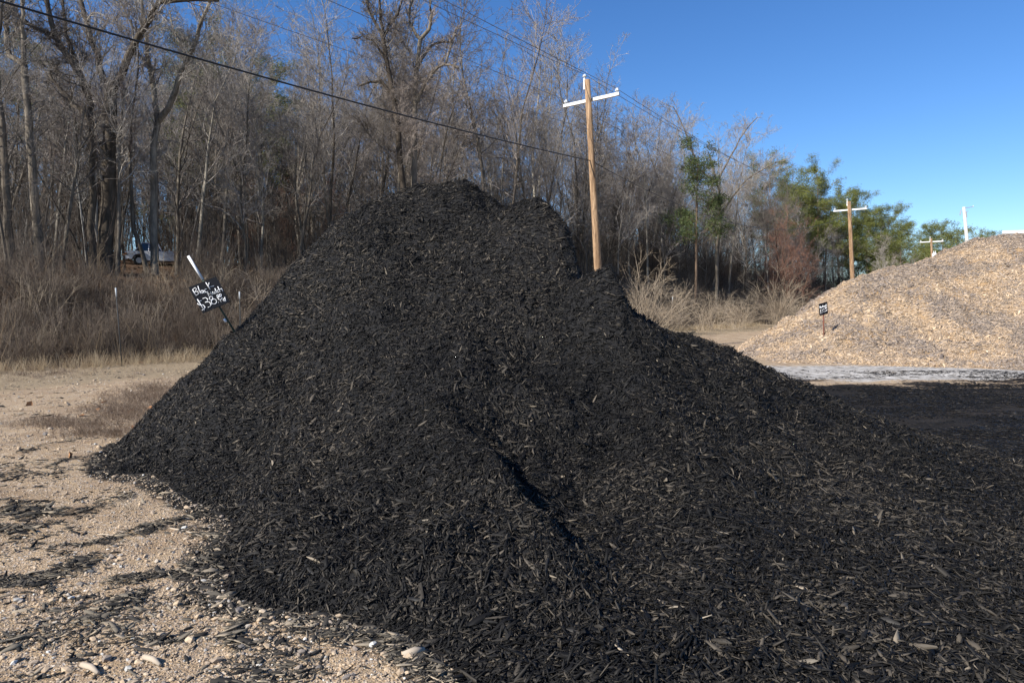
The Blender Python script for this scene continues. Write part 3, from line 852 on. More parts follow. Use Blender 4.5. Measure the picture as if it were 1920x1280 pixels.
def pine_meshes(seed, H, r0, first, needles, col, width=1.0, n1=66):
    r = np.random.default_rng(seed); K = 10
    T = polyl(np.zeros((1, 3)) + [0, 0, -0.3], np.array([[r.normal(0, .02), r.normal(0, .02), 1.0]]), np.array([H]), K, 0.03, 0.05, r)
    TR = (r0 * (1 - np.linspace(0, 1, K) * 0.9))[None]
    L1, R1 = children(T, TR, n1, first, 0.99, 1.2, 0.22 * width, 0.3, 6, 0.08, 0.06, r, 0.015)
    L2, R2 = children(L1, R1, 7, 0.3, 1.0, 0.75, 0.42, 0.5, 4, 0.1, 0.06, r, 0.01)
    tips = np.concatenate([L2[:, -1], L2[:, -2], L2[:, -3], L1[:, -1], L1[:, -2]])
    # needle tufts: many narrow blades round every tip
    nb = needles
    C = np.repeat(tips, nb, 0) + r.normal(0, 0.25, (len(tips) * nb, 3)) * [1, 1, .6]
    D = unit(r.normal(size=C.shape) + [0, 0, 0.35]); Ln = r.uniform(0.16, 0.32, (len(C), 1)); Wn = unit(np.cross(D, r.normal(size=C.shape))) * 0.025
    V = np.stack([C - Wn, C + Wn, C + D * Ln], 1).reshape(-1, 3)
    F = np.arange(len(V)).reshape(-1, 3)
    me = mesh_np('foliage', V, F); me.materials.append(col)
    tr = joinm('trunk', [(T, TR, 8), (L1, R1, 4), (L2, R2, 3)], m_pinebark)
    return tr, me
def foliage(name, a, b):
    m = Mat(name, 0.75, 0.25)
    n_ = m.noise(0.9, 4); c = m.mix(m.ramp(n_, [(0.35, 0.0), (0.65, 1.0)]), a, b)
    c = m.mix(m.math('MULTIPLY', m.rand(), 0.5), c, (0.10, 0.115, 0.03))
    m.color(c)
    m.b.inputs['Subsurface Weight'].default_value = 0.0
    return m.m
m_needle = foliage('pine_needles', (0.075, 0.095, 0.022), (0.175, 0.180, 0.045))
m_needle_d = foliage('dark_needles', (0.035, 0.055, 0.020), (0.080, 0.100, 0.032))
PINES = [pine_meshes(21, 17.5, 0.22, 0.42, 19, m_needle, 1.3), pine_meshes(22, 15.0, 0.19, 0.30, 20, m_needle, 1.5), pine_meshes(23, 13.0, 0.14, 0.42, 10, m_needle_d, 1.0, 44), pine_meshes(24, 11.5, 0.17, 0.08, 15, m_needle, 2.0)]

def place_tree(pair, x, y, label, group, name='bare_tree', cat='tree', s=1.0, rz=None, names=('trunk', 'crown'), tilt=0.0, sz=1.0):
    t = empty(name, (x, y, float(ground_z(x, y)) - 0.05), rng.uniform(0, 6.28) if rz is None else rz)
    t.rotation_euler[0] = tilt * math.sin(x * 7); t.rotation_euler[1] = tilt * math.cos(y * 5)
    t.scale = (s, s, s * sz)
    tag(t, label, cat, group)
    for nm, me in zip(names, pair): link(nm, me, None, t)
    return t

# hero trees traced from their limbs: each limb gets a distance of its own
def hero_tree(limbs, Y0, seed, label, twigs=1.0, spread=0.7, mat=m_bark, tw=m_twig, name='bare_tree', yj=0.5):
    r = np.random.default_rng(seed)
    main, mr = [], []
    for li, (pl, ra, rb, dy) in enumerate(limbs):
        K = 9
        pts = []
        for q, (px, py) in enumerate(pl):
            pts.append(at(px, py, Y0 + dy * q / max(1, len(pl) - 1)))
        pts = np.array(pts)
        seg = np.concatenate([[0], np.cumsum(np.linalg.norm(np.diff(pts, axis=0), axis=1))])
        tt = np.linspace(0, seg[-1], K)
        P = np.stack([np.interp(tt, seg, pts[:, c]) for c in range(3)], 1)
        P[1:-1] += r.normal(0, 0.03, (K - 2, 3))
        main.append(P); mr.append(np.linspace(ra, rb, K))
    P = np.array(main); Rr = np.array(mr)
    base = main[0][0].copy()
    gz = float(ground_z(base[0], base[1]))
    P[0, 0, 2] = gz - 0.3
    root = empty(name, (base[0], base[1], gz))
    P = P - np.array([base[0], base[1], gz])
    up = P
    up = P[1:] if len(P) > 1 else P; ur = Rr[1:] if len(P) > 1 else Rr
    L1, R1 = children(up, ur, 8.5 * twigs, 0.25, 1.0, spread, 0.36, 0.30, 8, 0.2, 0.08, r, 0.018)
    l0, q0 = children(P[:1], Rr[:1], 12, 0.45, 1.0, spread, 0.25, 0.24, 8, 0.2, 0.06, r, 0.018)
    L1 = np.concatenate([L1, l0]); R1 = np.concatenate([R1, q0])
    kk = L1[:, 0, 2] > 3.5; L1 = L1[kk]; R1 = R1[kk]
    L2, R2 = children(L1, R1, 5, 0.15, 0.98, 0.8, 0.5, 0.55, 6, 0.24, 0.05, r, 0.0115)
    L3, R3 = children(L2, R2, 4.2, 0.15, 1.0, 0.8, 0.55, 0.6, 4, 0.24, 0.04, r, 0.008)
    L4, R4 = children(L3, R3, 2.5, 0.1, 1.0, 0.7, 0.6, 0.7, 3, 0.15, 0.03, r, 0.0055)
    link('trunk', joinm('trunk', [(P, Rr, 9)], mat), None, root)
    link('crown', joinm('crown', [(L1, R1, 4), (L2, R2, 3), (L3, R3, 3), (L4, R4, 3)], tw), None, root)
    tag(root, label, 'tree')
    return root

hero_tree([([(197, 500), (200, 400), (204, 330), (209, 244), (207, 172)], .34, .25, 0),
           ([(207, 172), (195, 154), (175, 81), (158, 30), (146, -20)], .15, .09, .6),
           ([(207, 172), (215, 158), (240, 114), (260, 65), (300, 2), (345, 0), (410, 2)], .18, .05, -1.0),
           ([(205, 290), (180, 262), (170, 235)], .16, .13, -.5)],
          30, 101, 'stout dark tree whose thick trunk forks into a wide V near the left edge', 2.2, 0.8)
hero_tree([([(172, 497), (171, 380), (172, 284), (168, 227)], .15, .12, 0),
           ([(168, 227), (150, 205), (134, 191), (110, 165), (93, 138)], .11, .06, .5),
           ([(168, 227), (175, 211), (158, 154), (138, 118), (110, 77), (89, 24), (84, -20)], .13, .09, -.8),
           ([(110, 77), (90, 62), (73, 57), (40, 36), (10, 10)], .10, .06, -.8),
           ([(158, 154), (140, 110), (125, 60), (118, 0)], .10, .05, .6)],
          29, 102, 'crooked pale limbed tree leaning left beside the stout forked tree', 2.0, 0.8)
hero_tree([([(75, 490), (66, 380), (61, 305), (51, 227), (45, 122)], .17, .12, 0),
           ([(45, 122), (28, 112), (16, 101), (10, 61), (20, 0), (22, -25)], .11, .07, .5),
           ([(45, 122), (43, 81), (43, 0), (45, -30)], .09, .06, -.4)],
          27, 103, 'tall tree with a tuning fork shaped top at the far left edge', 2.6, 0.8)
hero_tree([([(20, 490), (12, 400), (8, 300), (0, 200)], .16, .10, 0), ([(0, 200), (-10, 100), (5, 0)], .10, .05, 0)],
          26, 104, 'slim dark tree standing nearest the left border of the wood', 2.0, 0.8)
hero_tree([([(290, 512), (287, 400), (288, 300), (296, 228)], .18, .13, 0),
           ([(296, 228), (315, 205), (329, 181), (331, 151), (353, 111), (373, 67), (373, 37), (390, 13), (400, -20)], .14, .06, -1.0),
           ([(296, 228), (289, 161), (279, 111), (269, 50), (266, -20)], .13, .06, .5),
           ([(353, 111), (325, 60), (318, 20)], .05, .03, .4)],
          31, 105, 'tree with a zigzag right hand limb standing in front of the silver pickup truck', 2.4, 0.8)
hero_tree([([(760, 520), (757, 400), (754, 327), (744, 223), (736, 163), (726, 113), (718, 71)], .19, .10, 0),
           ([(718, 71), (704, 45), (693, 24), (685, -15)], .09, .05, .3),
           ([(718, 71), (714, 30), (710, -20)], .09, .05, -.3),
           ([(718, 71), (729, 53), (750, 18), (758, -20)], .08, .04, .5),
           ([(723, 113), (699, 77), (679, 68), (660, 72)], .06, .03, -.5),
           ([(741, 187), (717, 154), (699, 154), (672, 162)], .10, .04, .5)],
          34, 106, 'tall slender tree, left one of the pair rising above the peak of the black heap', 2.2, 0.75)
hero_tree([([(775, 520), (776, 400), (777, 327), (778, 208), (778, 148), (785, 89), (788, 74)], .20, .10, 0),
           ([(788, 74), (776, 59), (766, 39), (768, 18), (774, -25)], .09, .05, .3),
           ([(788, 74), (803, 56), (809, 39), (806, -20)], .10, .05, -.3),
           ([(780, 196), (794, 157), (824, 125), (836, 119), (860, 128)], .10, .04, -.8),
           ([(784, 125), (797, 101), (821, 77), (851, 80)], .09, .04, .6),
           ([(836, 119), (846, 84), (858, 50)], .06, .03, .5)],
          34.6, 107, 'wide crowned tree, right one of the pair rising above the peak of the black heap', 2.4, 0.75)
hero_tree([([(1342, 560), (1345, 460), (1352, 400), (1345, 340), (1330, 290)], .15, .08, 0),
           ([(1345, 340), (1318, 330), (1300, 290), (1282, 240), (1262, 200)], .10, .04, .5),
           ([(1352, 400), (1390, 345), (1425, 320), (1470, 300)], .11, .04, -.6),
           ([(1345, 340), (1372, 290), (1400, 240), (1420, 220)], .09, .04, .4),
           ([(1352, 400), (1330, 380), (1305, 370)], .07, .03, .4)],
          63, 108, 'wide spreading leafless tree just right of the dark green pine', 2.6, 0.8)

# the wood: individuals of seven growths
pts = []
def try_pt(s, u, dmin):
    p = su(s, u)
    if p[1] < 14 or abs(p[0] / p[1]) > 0.86: return
    px, py, _ = project(np.array([[p[0], p[1], 3.0]]))
    if px[0] < -80 or px[0] > 1790: return
    for q in pts:
        if (q[0] - p[0]) ** 2 + (q[1] - p[1]) ** 2 < dmin * dmin: return
    if 225 < px[0] < 330 and p[1] < 56 and not (275 < px[0] < 300): return      # keep the view to the parked truck open
    pts.append((p[0], p[1], s, u))
for _ in range(4000):
    if len(pts) >= 104: break
    try_pt(rng.uniform(6.5, 14), rng.uniform(-12, 128), 2.0)
for _ in range(6000):
    if len(pts) >= 235: break
    try_pt(rng.uniform(12, 34), rng.uniform(-14, 110), 2.1)
for _ in range(3000):
    if len(pts) >= 249: break
    px_ = rng.uniform(215, 345); Y_ = rng.uniform(58, 84); X_ = (px_ - 960) / FPX * Y_
    try_pt(float(s_of(X_, Y_)), float(u_of(X_, Y_)), 1.8)
for _ in range(4000):
    if len(pts) >= 294: break
    try_pt(rng.uniform(30, 55), rng.uniform(-10, 60), 2.6)
MARKS = [(20, 'the slim edge tree'), (200, 'the stout forked tree'), (268, 'the silver pickup truck'), (392, 'the leaning sign'), (560, 'the heap\'s left shoulder'), (765, 'the tall pair'), (985, 'the black crest'),
         (1110, 'the nearest power pole'), (1302, 'the dark green pine'), (1462, 'the arching bush'), (1596, 'the second power pole'), (1747, 'the far power pole')]
ORD = ['first', 'second', 'third', 'fourth', 'fifth', 'sixth', 'seventh', 'eighth', 'ninth', 'tenth', 'eleventh', 'twelfth', 'thirteenth', 'fourteenth', 'fifteenth', 'sixteenth']
SHORT = ['straight bare tree', 'forked bare tree', 'high crowned bare tree', 'slim bare tree', 'broad bare tree', 'small bare tree', 'slender bare tree']
def row_of(s): return 0 if s < 14 else (1 if s < 30 else 2)
ROWS = ["at the wood's edge", 'deep in the wood', 'far in the wood']
kinds = [int(rng.choice(7, p=[.18, .14, .16, .16, .12, .10, .14])) for _ in pts]
pxs = [float(project(np.array([[q[0], q[1], 3.0]]))[0][0]) for q in pts]
TL = {}
_b = {}
for i, q in enumerate(pts):
    mi = min(range(len(MARKS)), key=lambda k: abs(MARKS[k][0] - pxs[i]))
    _b.setdefault((kinds[i], row_of(q[2]), mi, pxs[i] > MARKS[mi][0]), []).append(i)
for (k, rw, mi, rt), ids in _b.items():
    ids.sort(key=lambda i: abs(pxs[i] - MARKS[mi][0]))
    for o_, i in enumerate(ids):
        TL[i] = '%s %s, %s %s of %s' % (SHORT[k], ROWS[rw], ORD[o_] if len(ids) > 1 else 'just', 'right' if rt else 'left', MARKS[mi][1])
order = sorted(range(len(pts)), key=lambda i: pts[i][1])
for i in order:
    x, y, s, u = pts[i]
    k = kinds[i]
    sc1 = rng.uniform(0.66, 0.88)
    if s < 11 and k != 5: sc1 *= 0.9
    sc1 *= 1.0 + 0.40 * float(sstep(6, 34, u)) - 0.25 * float(sstep(70, 115, u))
    place_tree(TREES[k], x, y, TL[i], 'leafless trees of the wood', s=sc1, tilt=0.05)
def pt(px, Y):
    return (px - 960) / FPX * Y
for px, Y, s_, lab in [(1478, 74, 1.0, 'bushy tree with dense reddish brown twigs left of the second power pole'), (1450, 66, .8, 'smaller reddish twigged tree in front of the wood between the two power poles'),
                       (1510, 82, .95, 'reddish twigged tree close behind the second power pole'), (640, 44, .62, 'reddish twigged young tree behind the left shoulder of the black heap'), (560, 40, .6, 'dense reddish brown young tree left of the black heap'), (480, 41, .6, 'dense reddish brown young tree above the leaning sign')]:
    place_tree(RED, pt(px, Y), Y, lab, 'reddish twigged trees', s=s_)
GP = 'pines of the wood'
for px, Y, k, s_, lab in [
    (1302, 60, 2, 1.12, 'lone dark green pine with a pointed top between the first two power poles'),
    (1445, 100, 0, 1.08, 'yellow green pine rising above the leafless trees left of the second pole'),
    (1478, 110, 1, 1.22, 'pine just left of the highest green crown beyond the second power pole'),
    (1522, 112, 0, 1.16, 'bright green round topped pine behind the crossarm of the second power pole'),
    (1545, 112, 1, 1.12, 'broad pine right behind the second power pole, on its left'),
    (1600, 116, 0, 1.02, 'tall pine right behind the second power pole'),
    (1628, 116, 1, 1.08, 'pine right of the second power pole with low hanging boughs'),
    (1500, 128, 1, 1.3, 'pine crown between the two bright green ones left of the second power pole'),
    (1572, 130, 1, 1.3, 'rounded pine crown behind the left arm of the second power pole'),
    (1642, 128, 3, 1.2, 'low dark pine under the open crowned one, above the tan heap'),
    (1675, 140, 1, 1.15, 'rounded far pine between the open crowned one and the dense round pair'),
    (1662, 118, 0, 1.0, 'open crowned pine right of the second power pole against the sky'),
    (1690, 112, 3, 1.12, 'dense round pine left of the far power pole'),
    (1715, 118, 3, 1.15, 'dense round pine directly left of the far power pole'),
    (1738, 150, 0, 1.05, 'thin distant pine behind the crossarm of the far power pole'),
    (1768, 140, 1, 1.18, 'dark round pine right of the far power pole'),
    (1790, 138, 3, 1.5, 'dark round pine left of the pale utility pole'),
    (1755, 112, 3, .8, 'low bushy pine just above the tan heap'),
    (1842, 170, 0, 1.1, 'distant small pine right of the pale utility pole'),
    (378, 62, 0, 1.1, 'dark green pine standing inside the leafless wood above the leaning sign'),
    (404, 60, 1, 1.05, 'shorter pine beside the dark green one above the leaning sign'),
    (85, 58, 0, 1.0, 'pine half hidden behind the limbs at the far left'),
    (500, 55, 0, .9, 'pine seen faintly through bare twigs left of the black heap')]:
    place_tree(PINES[k], pt(px, Y), Y, lab, GP, name='pine_tree', s=s_, names=('trunk', 'foliage'))
for px, Y, k, s_, lab in [(1655, 108, 3, .95, 'grey leafless tree among the far pines right of the second pole'), (1640, 98, 5, .9, 'small grey leafless tree above the tan heap left of the far pole'), (1782, 150, 4, .7, 'distant leafless tree in front of the dark round pines'),
                          (1826, 150, 1, .65, 'distant leafless tree right of the pale utility pole'), (1858, 165, 4, .62, 'distant leafless tree just left of the white building'), (1810, 170, 0, .6, 'distant leafless tree behind the pale utility pole'),
                          (1700, 104, 5, .8, 'leafless young tree in front of the dense round pines'), (1672, 96, 5, .75, 'leafless young tree at the end of the bank above the tan heap')]:
    place_tree(TREES[k], pt(px, Y), Y, lab, 'far leafless trees', s=s_)

# ------------------------------------------------------------------ brush, undergrowth, dry grass
def shrub(seed, H, nst, spread, twigr, per=4, K=5, trop=0.05):
    r = np.random.default_rng(seed)
    P0 = np.stack([r.normal(0, 0.12, nst), r.normal(0, 0.12, nst), np.full(nst, -0.05)], 1)
    D = np.stack([r.normal(0, spread, nst), r.normal(0, spread, nst), np.ones(nst)], 1)
    A = polyl(P0, D, H * r.uniform(0.6, 1.1, nst), K, 0.15, trop, r); AR = np.linspace(twigr * 1.5, twigr * .7, K)[None].repeat(nst, 0)
    B, BR = children(A, AR, per, 0.25, 1.0, 0.6, 0.4, 0.7, 4, 0.15, 0.03, r, twigr * .8)
    C, CR = children(B, BR, 2, 0.1, 1.0, 0.7, 0.5, 0.8, 3, 0.15, 0.0, r, twigr * .65)
    return A, AR, B, BR, C, CR
def shrub_mesh(*a, **k):
    A, AR, B, BR, C, CR = shrub(*a, **k)
    Vs = []; 
    V1, F1 = tubes(A, AR, 3); V2, F2 = tubes(B, BR, 3); V3, F3 = tubes(C, CR, 3)
    return mesh_np('shrub', np.concatenate([V1, V2, V3]), np.concatenate([F1, F2 + len(V1), F3 + len(V1) + len(V2)]))
BRU = [(0.0, (0.075, 0.055, 0.042)), (0.4, (0.135, 0.105, 0.080)), (0.75, (0.22, 0.178, 0.138)), (1.0, (0.35, 0.285, 0.205))]
m_brush = toned('brush_stems', BRU, 0.9, 0.1, (2, 2, 2))
m_under = toned('undergrowth_stems', [(0.0, (0.065, 0.047, 0.036)), (0.5, (0.115, 0.092, 0.074)), (1.0, (0.22, 0.195, 0.165))], 0.9, 0.1, (2, 2, 2))
brush_k = [shrub_mesh(300 + i, 1.0 + .12 * i, 12 + 4 * (i % 3), 0.20 + .05 * (i % 3), 0.0036 + .0008 * (i % 2)) for i in range(8)]
n = 7000
ss = rng.uniform(0.3, 9.5, n); uu = rng.uniform(-16, 110, n)
xy = np.array([su(a, b) for a, b in zip(ss, uu)])
x, y = xy[:, 0], xy[:, 1]
px, py, _ = project(np.stack([x, y, ground_z(x, y)], 1))
k = (px > -60) & (px < 1760) & (y > 13) & (rng.random(n) < np.where(ss > 8, 0.5, 1.0) * np.where(y > 40, 0.7, 1.0))
x, y, ss = x[k], y[k], ss[k]; n = len(x)
sz = rng.uniform(0.75, 1.25, n) * (0.75 + 0.45 * fbm(x * .3, y * .3, 140)) * np.where(ss < 1.2, 0.7, 1) * np.where(ss > 6.5, .55, 1.0)
pxx = project(np.stack([x, y, ground_z(x, y)], 1))[0]
sz = sz * np.where((pxx > 205) & (pxx < 335) & (ss > 5), .5, 1)
scatter('brush', np.stack([x, y, ground_z(x, y)], 1), np.stack([rng.normal(0, .12, n), rng.normal(0, .12, n), rng.uniform(0, 6.28, n)], 1), np.stack([sz, sz, sz], 1),
        np.clip(rng.normal(0.40, 0.28, n) + 0.4 * (fbm(x * .2, y * .2, 141) - .5) + 0.12 * (y > 35), 0, 1), brush_k, m_brush)
tag(bpy.data.objects['brush'], 'dense knee to head high leafless brown brush covering the bank below the wood', 'brush', kind='stuff')
print('brush', n)
under_k = [shrub_mesh(330 + i, 5.2, 6, 0.24, 0.0095, per=9, K=8) for i in range(6)]
n = 4600
ss = np.where(rng.random(n) < .35, rng.uniform(5, 12, n), rng.uniform(7, 52, n)); uu = rng.uniform(-16, 135, n)
xy = np.array([su(a, b) for a, b in zip(ss, uu)]); x, y = xy[:, 0], xy[:, 1]
px, py, _ = project(np.stack([x, y, ground_z(x, y) + 2], 1))
k = (px > -60) & (px < 1780) & (y > 15) & ~((px > 215) & (px < 335) & (y < 57)) & (rng.random(n) < np.where(ss < 20, 0.75, 0.5))
x, y = x[k], y[k]; n = len(x)
sz = rng.uniform(0.35, 1.15, n) * np.where(s_of(x, y) < 9, .5, 1) * (0.75 + 0.25 * sstep(5, 30, u_of(x, y))) * np.where(s_of(x, y) > 25, 1.3, 1)
scatter('undergrowth', np.stack([x, y, ground_z(x, y)], 1), np.stack([rng.normal(0, .08, n), rng.normal(0, .08, n), rng.uniform(0, 6.28, n)], 1), np.stack([sz, sz, sz], 1),
        np.clip(rng.normal(0.45, 0.25, n), 0, 1), under_k, m_under)
tag(bpy.data.objects['undergrowth'], 'tangle of leafless saplings and twigs between the trunks of the wood', 'undergrowth', kind='stuff')
print('under', n)

# thin pole-like saplings crowding between and behind the trees
def thin_tree(seed):
    r = np.random.default_rng(seed)
    T = polyl(np.array([[0, 0, -.2], [.5, .3, -.2]]), np.array([[r.normal(0, .06), r.normal(0, .06), 1], [r.normal(0, .1), r.normal(0, .1), 1]]), np.array([9.5, 7.5]), 9, .08, .05, r)
    TR = np.stack([np.linspace(.075, .015, 9), np.linspace(.055, .012, 9)])
    A, AR = children(T, TR, 11, .3, 1, .6, .24, .45, 6, .2, .1, r, .014)
    B, BR = children(A, AR, 5, .2, 1, .7, .5, .6, 4, .2, .05, r, .009)
    C, CR = children(B, BR, 3, .1, 1, .7, .6, .7, 3, .2, .03, r, .006)
    V, F, b = [], [], 0
    for P_, R_, n_ in ((T, TR, 6), (A, AR, 3), (B, BR, 3), (C, CR, 3)):
        v, f = tubes(P_, R_, n_); V.append(v); F.append(f + b); b += len(v)
    return mesh_np('sapling', np.concatenate(V), np.concatenate(F))
m_sap = toned('sapling_bark', [(0.0, (0.040, 0.034, 0.028)), (0.5, (0.085, 0.075, 0.063)), (0.85, (0.17, 0.155, 0.135)), (1.0, (0.28, 0.265, 0.24))], 0.9, 0.15, (2, 2, .6))
n = 1150
ss = rng.uniform(9, 58, n); uu = rng.uniform(-14, 105, n)
xy = np.array([su(a, b) for a, b in zip(ss, uu)]); x, y = xy[:, 0], xy[:, 1]
px, py, _ = project(np.stack([x, y, ground_z(x, y) + 2], 1))
k = (px > -60) & (px < 1640) & (y > 22) & ~((px > 215) & (px < 335) & (y < 57)); x, y = x[k], y[k]; n = len(x)
sz = rng.uniform(.7, 1.15, n)
scatter('sapling_thicket', np.stack([x, y, ground_z(x, y)], 1), np.stack([rng.normal(0, .06, n), rng.normal(0, .06, n), rng.uniform(0, 6.28, n)], 1), np.stack([sz, sz, sz], 1), np.clip(rng.normal(.42, .27, n), 0, 1), [thin_tree(700 + i) for i in range(6)], m_sap)
tag(bpy.data.objects['sapling_thicket'], 'thicket of thin dark pole-like saplings filling the depth of the wood', 'saplings', kind='stuff')
print('saplings', n)
# brown leaves that still hang or lie in the wood
def leafm(seed):
    r = np.random.default_rng(seed)
    V = [(-.5, 0, 0), (-.15, -.28, .06), (.3, -.2, .05), (.55, 0, .1), (.3, .22, .02), (-.15, .3, .08), (0, 0, -.04)]
    F = [(0, 1, 6), (1, 2, 6), (2, 3, 6), (3, 4, 6), (4, 5, 6), (5, 0, 6)]
    return mesh_np('leaf', np.array(V) + r.normal(0, .04, (7, 3)), F)
m_leaf = toned('dead_leaf', [(0.0, (0.08, 0.048, 0.028)), (0.5, (0.15, 0.09, 0.05)), (1.0, (0.30, 0.18, 0.09))], 0.8, 0.2, (30, 30, 30))
n = 16000
ss = rng.uniform(5, 34, n); uu = rng.uniform(-14, 75, n)
xy = np.array([su(a, b) for a, b in zip(ss, uu)]); x, y = xy[:, 0], xy[:, 1]
px, py, _ = project(np.stack([x, y, ground_z(x, y) + 1], 1)); k = (px > -40) & (px < 1700) & (y > 15) & (rng.random(n) < .7) & ~((px > 210) & (px < 340) & (y > 36) & (rng.random(n) < .85)); x, y = x[k], y[k]; n = len(x)
L = rng.uniform(.12, .26, n); N = np.tile([0, 0, 1.0], (n, 1))
scatter('leaf_litter', np.stack([x, y, ground_z(x, y) + .05 + (rng.random(n) < .12) * rng.random(n) * 1.2], 1), frame_on(N, rng.uniform(0, 6.28, n), rng.normal(0, .5, n), rng.normal(0, .5, n)), np.stack([L, L, L], 1), rng.random(n), [leafm(i) for i in range(4)], m_leaf)
tag(bpy.data.objects['leaf_litter'], 'carpet of fallen brown leaves on the ground between the trees', 'leaves', kind='stuff')

def tuft(seed, H, nst, r0, lean=0.4):
    r = np.random.default_rng(seed)
    P0 = np.stack([r.normal(0, .05, nst), r.normal(0, .05, nst), np.full(nst, -.02)], 1)
    D = np.stack([r.normal(0, lean, nst), r.normal(0, lean, nst), np.ones(nst)], 1)
    A = polyl(P0, D, H * r.uniform(.4, 1.1, nst), 4, .12, -.08, r)
    V, F = tubes(A, np.linspace(r0, r0 * .35, 4)[None].repeat(nst, 0), 3)
    return mesh_np('tuft', V, F)
m_grass = toned('dry_grass', [(0.0, (0.22, 0.16, 0.10)), (0.5, (0.38, 0.29, 0.18)), (1.0, (0.60, 0.49, 0.33))], 0.85, 0.2, (3, 3, 3))
n = 9000
ss = np.concatenate([rng.normal(-0.2, .55, 5200), -np.abs(rng.normal(0, 3.0, 3800))]); uu = rng.uniform(-10, 60, n)
xy = np.array([su(a, b) for a, b in zip(ss, uu)]); x, y = xy[:, 0], xy[:, 1]
px, py, _ = project(np.stack([x, y, 0 * x], 1))
k = (px > -40) & (px < 1500) & (y > 12) & (tan_h(x, y) < 0) & ((black_h(np.clip(x, -9, 12), np.clip(y, 1, 17)) < -0.03) | (y > 16)); x, y, ss = x[k], y[k], ss[k]; n = len(x)
hz = np.where(ss > -1, rng.uniform(.25, .85, n) ** 1.4, .14) * rng.uniform(.6, 1.2, n)
scatter('dry_grass', np.stack([x, y, ground_z(x, y)], 1), np.stack([0 * x, 0 * x, rng.uniform(0, 6.28, n)], 1), np.stack([np.maximum(hz, .3), np.maximum(hz, .3), hz], 1), np.clip(rng.normal(.5, .25, n), 0, 1),
        [tuft(400 + i, .75, 9, .0045, .25) for i in range(5)], m_grass)
tag(bpy.data.objects['dry_grass'], 'straw coloured dead grass along the foot of the brush', 'grass', kind='stuff')
n = 1500
ss = rng.uniform(.3, 8.5, n); uu = rng.uniform(-14, 70, n)
xy = np.array([su(a, b) for a, b in zip(ss, uu)]); x, y = xy[:, 0], xy[:, 1]
px, py, _ = project(np.stack([x, y, 0 * x], 1)); k = (px > -40) & (px < 1600) & (y > 13); x, y = x[k], y[k]; n = len(x)
hz = rng.uniform(.5, 1.15, n)
scatter('dead_stalks', np.stack([x, y, ground_z(x, y)], 1), np.stack([0 * x, 0 * x, rng.uniform(0, 6.28, n)], 1), np.stack([hz, hz, hz], 1), np.clip(rng.normal(.12, .2, n), 0, 1),
        [tuft(600 + i, 1.7, 4, .0075, .2) for i in range(5)], m_grass)
tag(bpy.data.objects['dead_stalks'], 'pale dead stalks standing up out of the brown brush', 'dead stalks', kind='stuff')
# low wiry weeds against the left foot of the heap
m_weed = toned('dead_weeds', [(0.0, (0.12, 0.08, 0.058)), (0.6, (0.25, 0.19, 0.14)), (1.0, (0.40, 0.32, 0.24))], 0.9, 0.1, (3, 3, 3))
wx, wy = [], []
for cx, cy, sxp, syp, cnt in [(240, 772, 36, 15, 260), (265, 745, 30, 10, 180), (300, 730, 22, 9, 110), (130, 795, 60, 5, 120), (200, 812, 40, 6, 90), (90, 702, 90, 5, 120), (350, 716, 16, 8, 60)]:
    for _ in range(int(cnt * .55)):
        q = on_ground(rng.normal(cx, sxp), rng.normal(cy, syp))
        if black_h(np.array([q[0]]), np.array([q[1]]))[0] < 0.02: wx.append(q[0]); wy.append(q[1])
x = np.array(wx); y = np.array(wy); n = len(x); sz = rng.uniform(.5, 1.2, n)
scatter('dead_weeds', np.stack([x, y, ground_z(x, y)], 1), np.stack([0 * x, 0 * x, rng.uniform(0, 6.28, n)], 1), np.stack([sz, sz, sz], 1), rng.random(n),
        [shrub_mesh(450 + i, .17, 16, .7, .0016) for i in range(4)], m_weed)
tag(bpy.data.objects['dead_weeds'], 'low wiry brown weeds at the left foot of the black heap', 'weeds', kind='stuff')
# single fallen leaves on the gravel
lm = [leafm(i + 9) for i in range(3)]
m_leaf1 = toned_obj('fallen_leaf', [(0.0, (0.30, 0.13, 0.05)), (1.0, (0.48, 0.25, 0.11))])
for q in lm: q.materials.append(m_leaf1)
for i, (px, py, L, lab) in enumerate([(118, 684, .22, 'orange brown fallen leaf nearest the brush at the left'), (280, 672, .30, 'largest pale orange leaf at the edge of the dry grass'), (54, 760, .16, 'orange leaf lying alone on the pale gravel at the left'), (196, 755, .16, 'orange leaf above the dead weeds'),
                         (152, 781, .17, 'curled reddish leaf left of the dead weeds'), (182, 770, .14, 'small orange leaf between two others by the dead weeds'), (244, 775, .18, 'pinkish leaf in the middle of the dead weeds'), (283, 768, .2, 'reddish leaf on the toe of the black heap'),
                         (252, 803, .12, 'tan leaf under the weeds beside the black heap'), (131, 858, .14, 'orange leaf on bare dirt below the weeds'), (583, 1153, .045, 'tiny bright orange leaf fragment at the front toe of the black heap'), (264, 680, .18, 'brown leaf left of the largest pale leaf')]):
    q = on_ground(px, py)
    o = link('leaf', lm[i % 3], None, None, (q[0], q[1], float(ground_z(q[0], q[1])) + L * .12))
    o.rotation_euler = (rng.normal(0, .5), rng.normal(0, .4), rng.uniform(0, 6.28)); o.scale = (L, L, L)
    tag(o, lab, 'leaf', 'fallen leaves on the yard')
# the dry tuft in the foreground
q = on_ground(248, 952)
t = link('grass_tuft', tuft(501, .2, 46, .0016, .55), None, None, (q[0], q[1], 0))
mt = plain('straw', (0.50, 0.41, 0.30), 0.85, 0.2); t.data.materials.append(mt)
tag(t, 'pale dead grass tuft on the dirt left of the black heap', 'grass tuft')
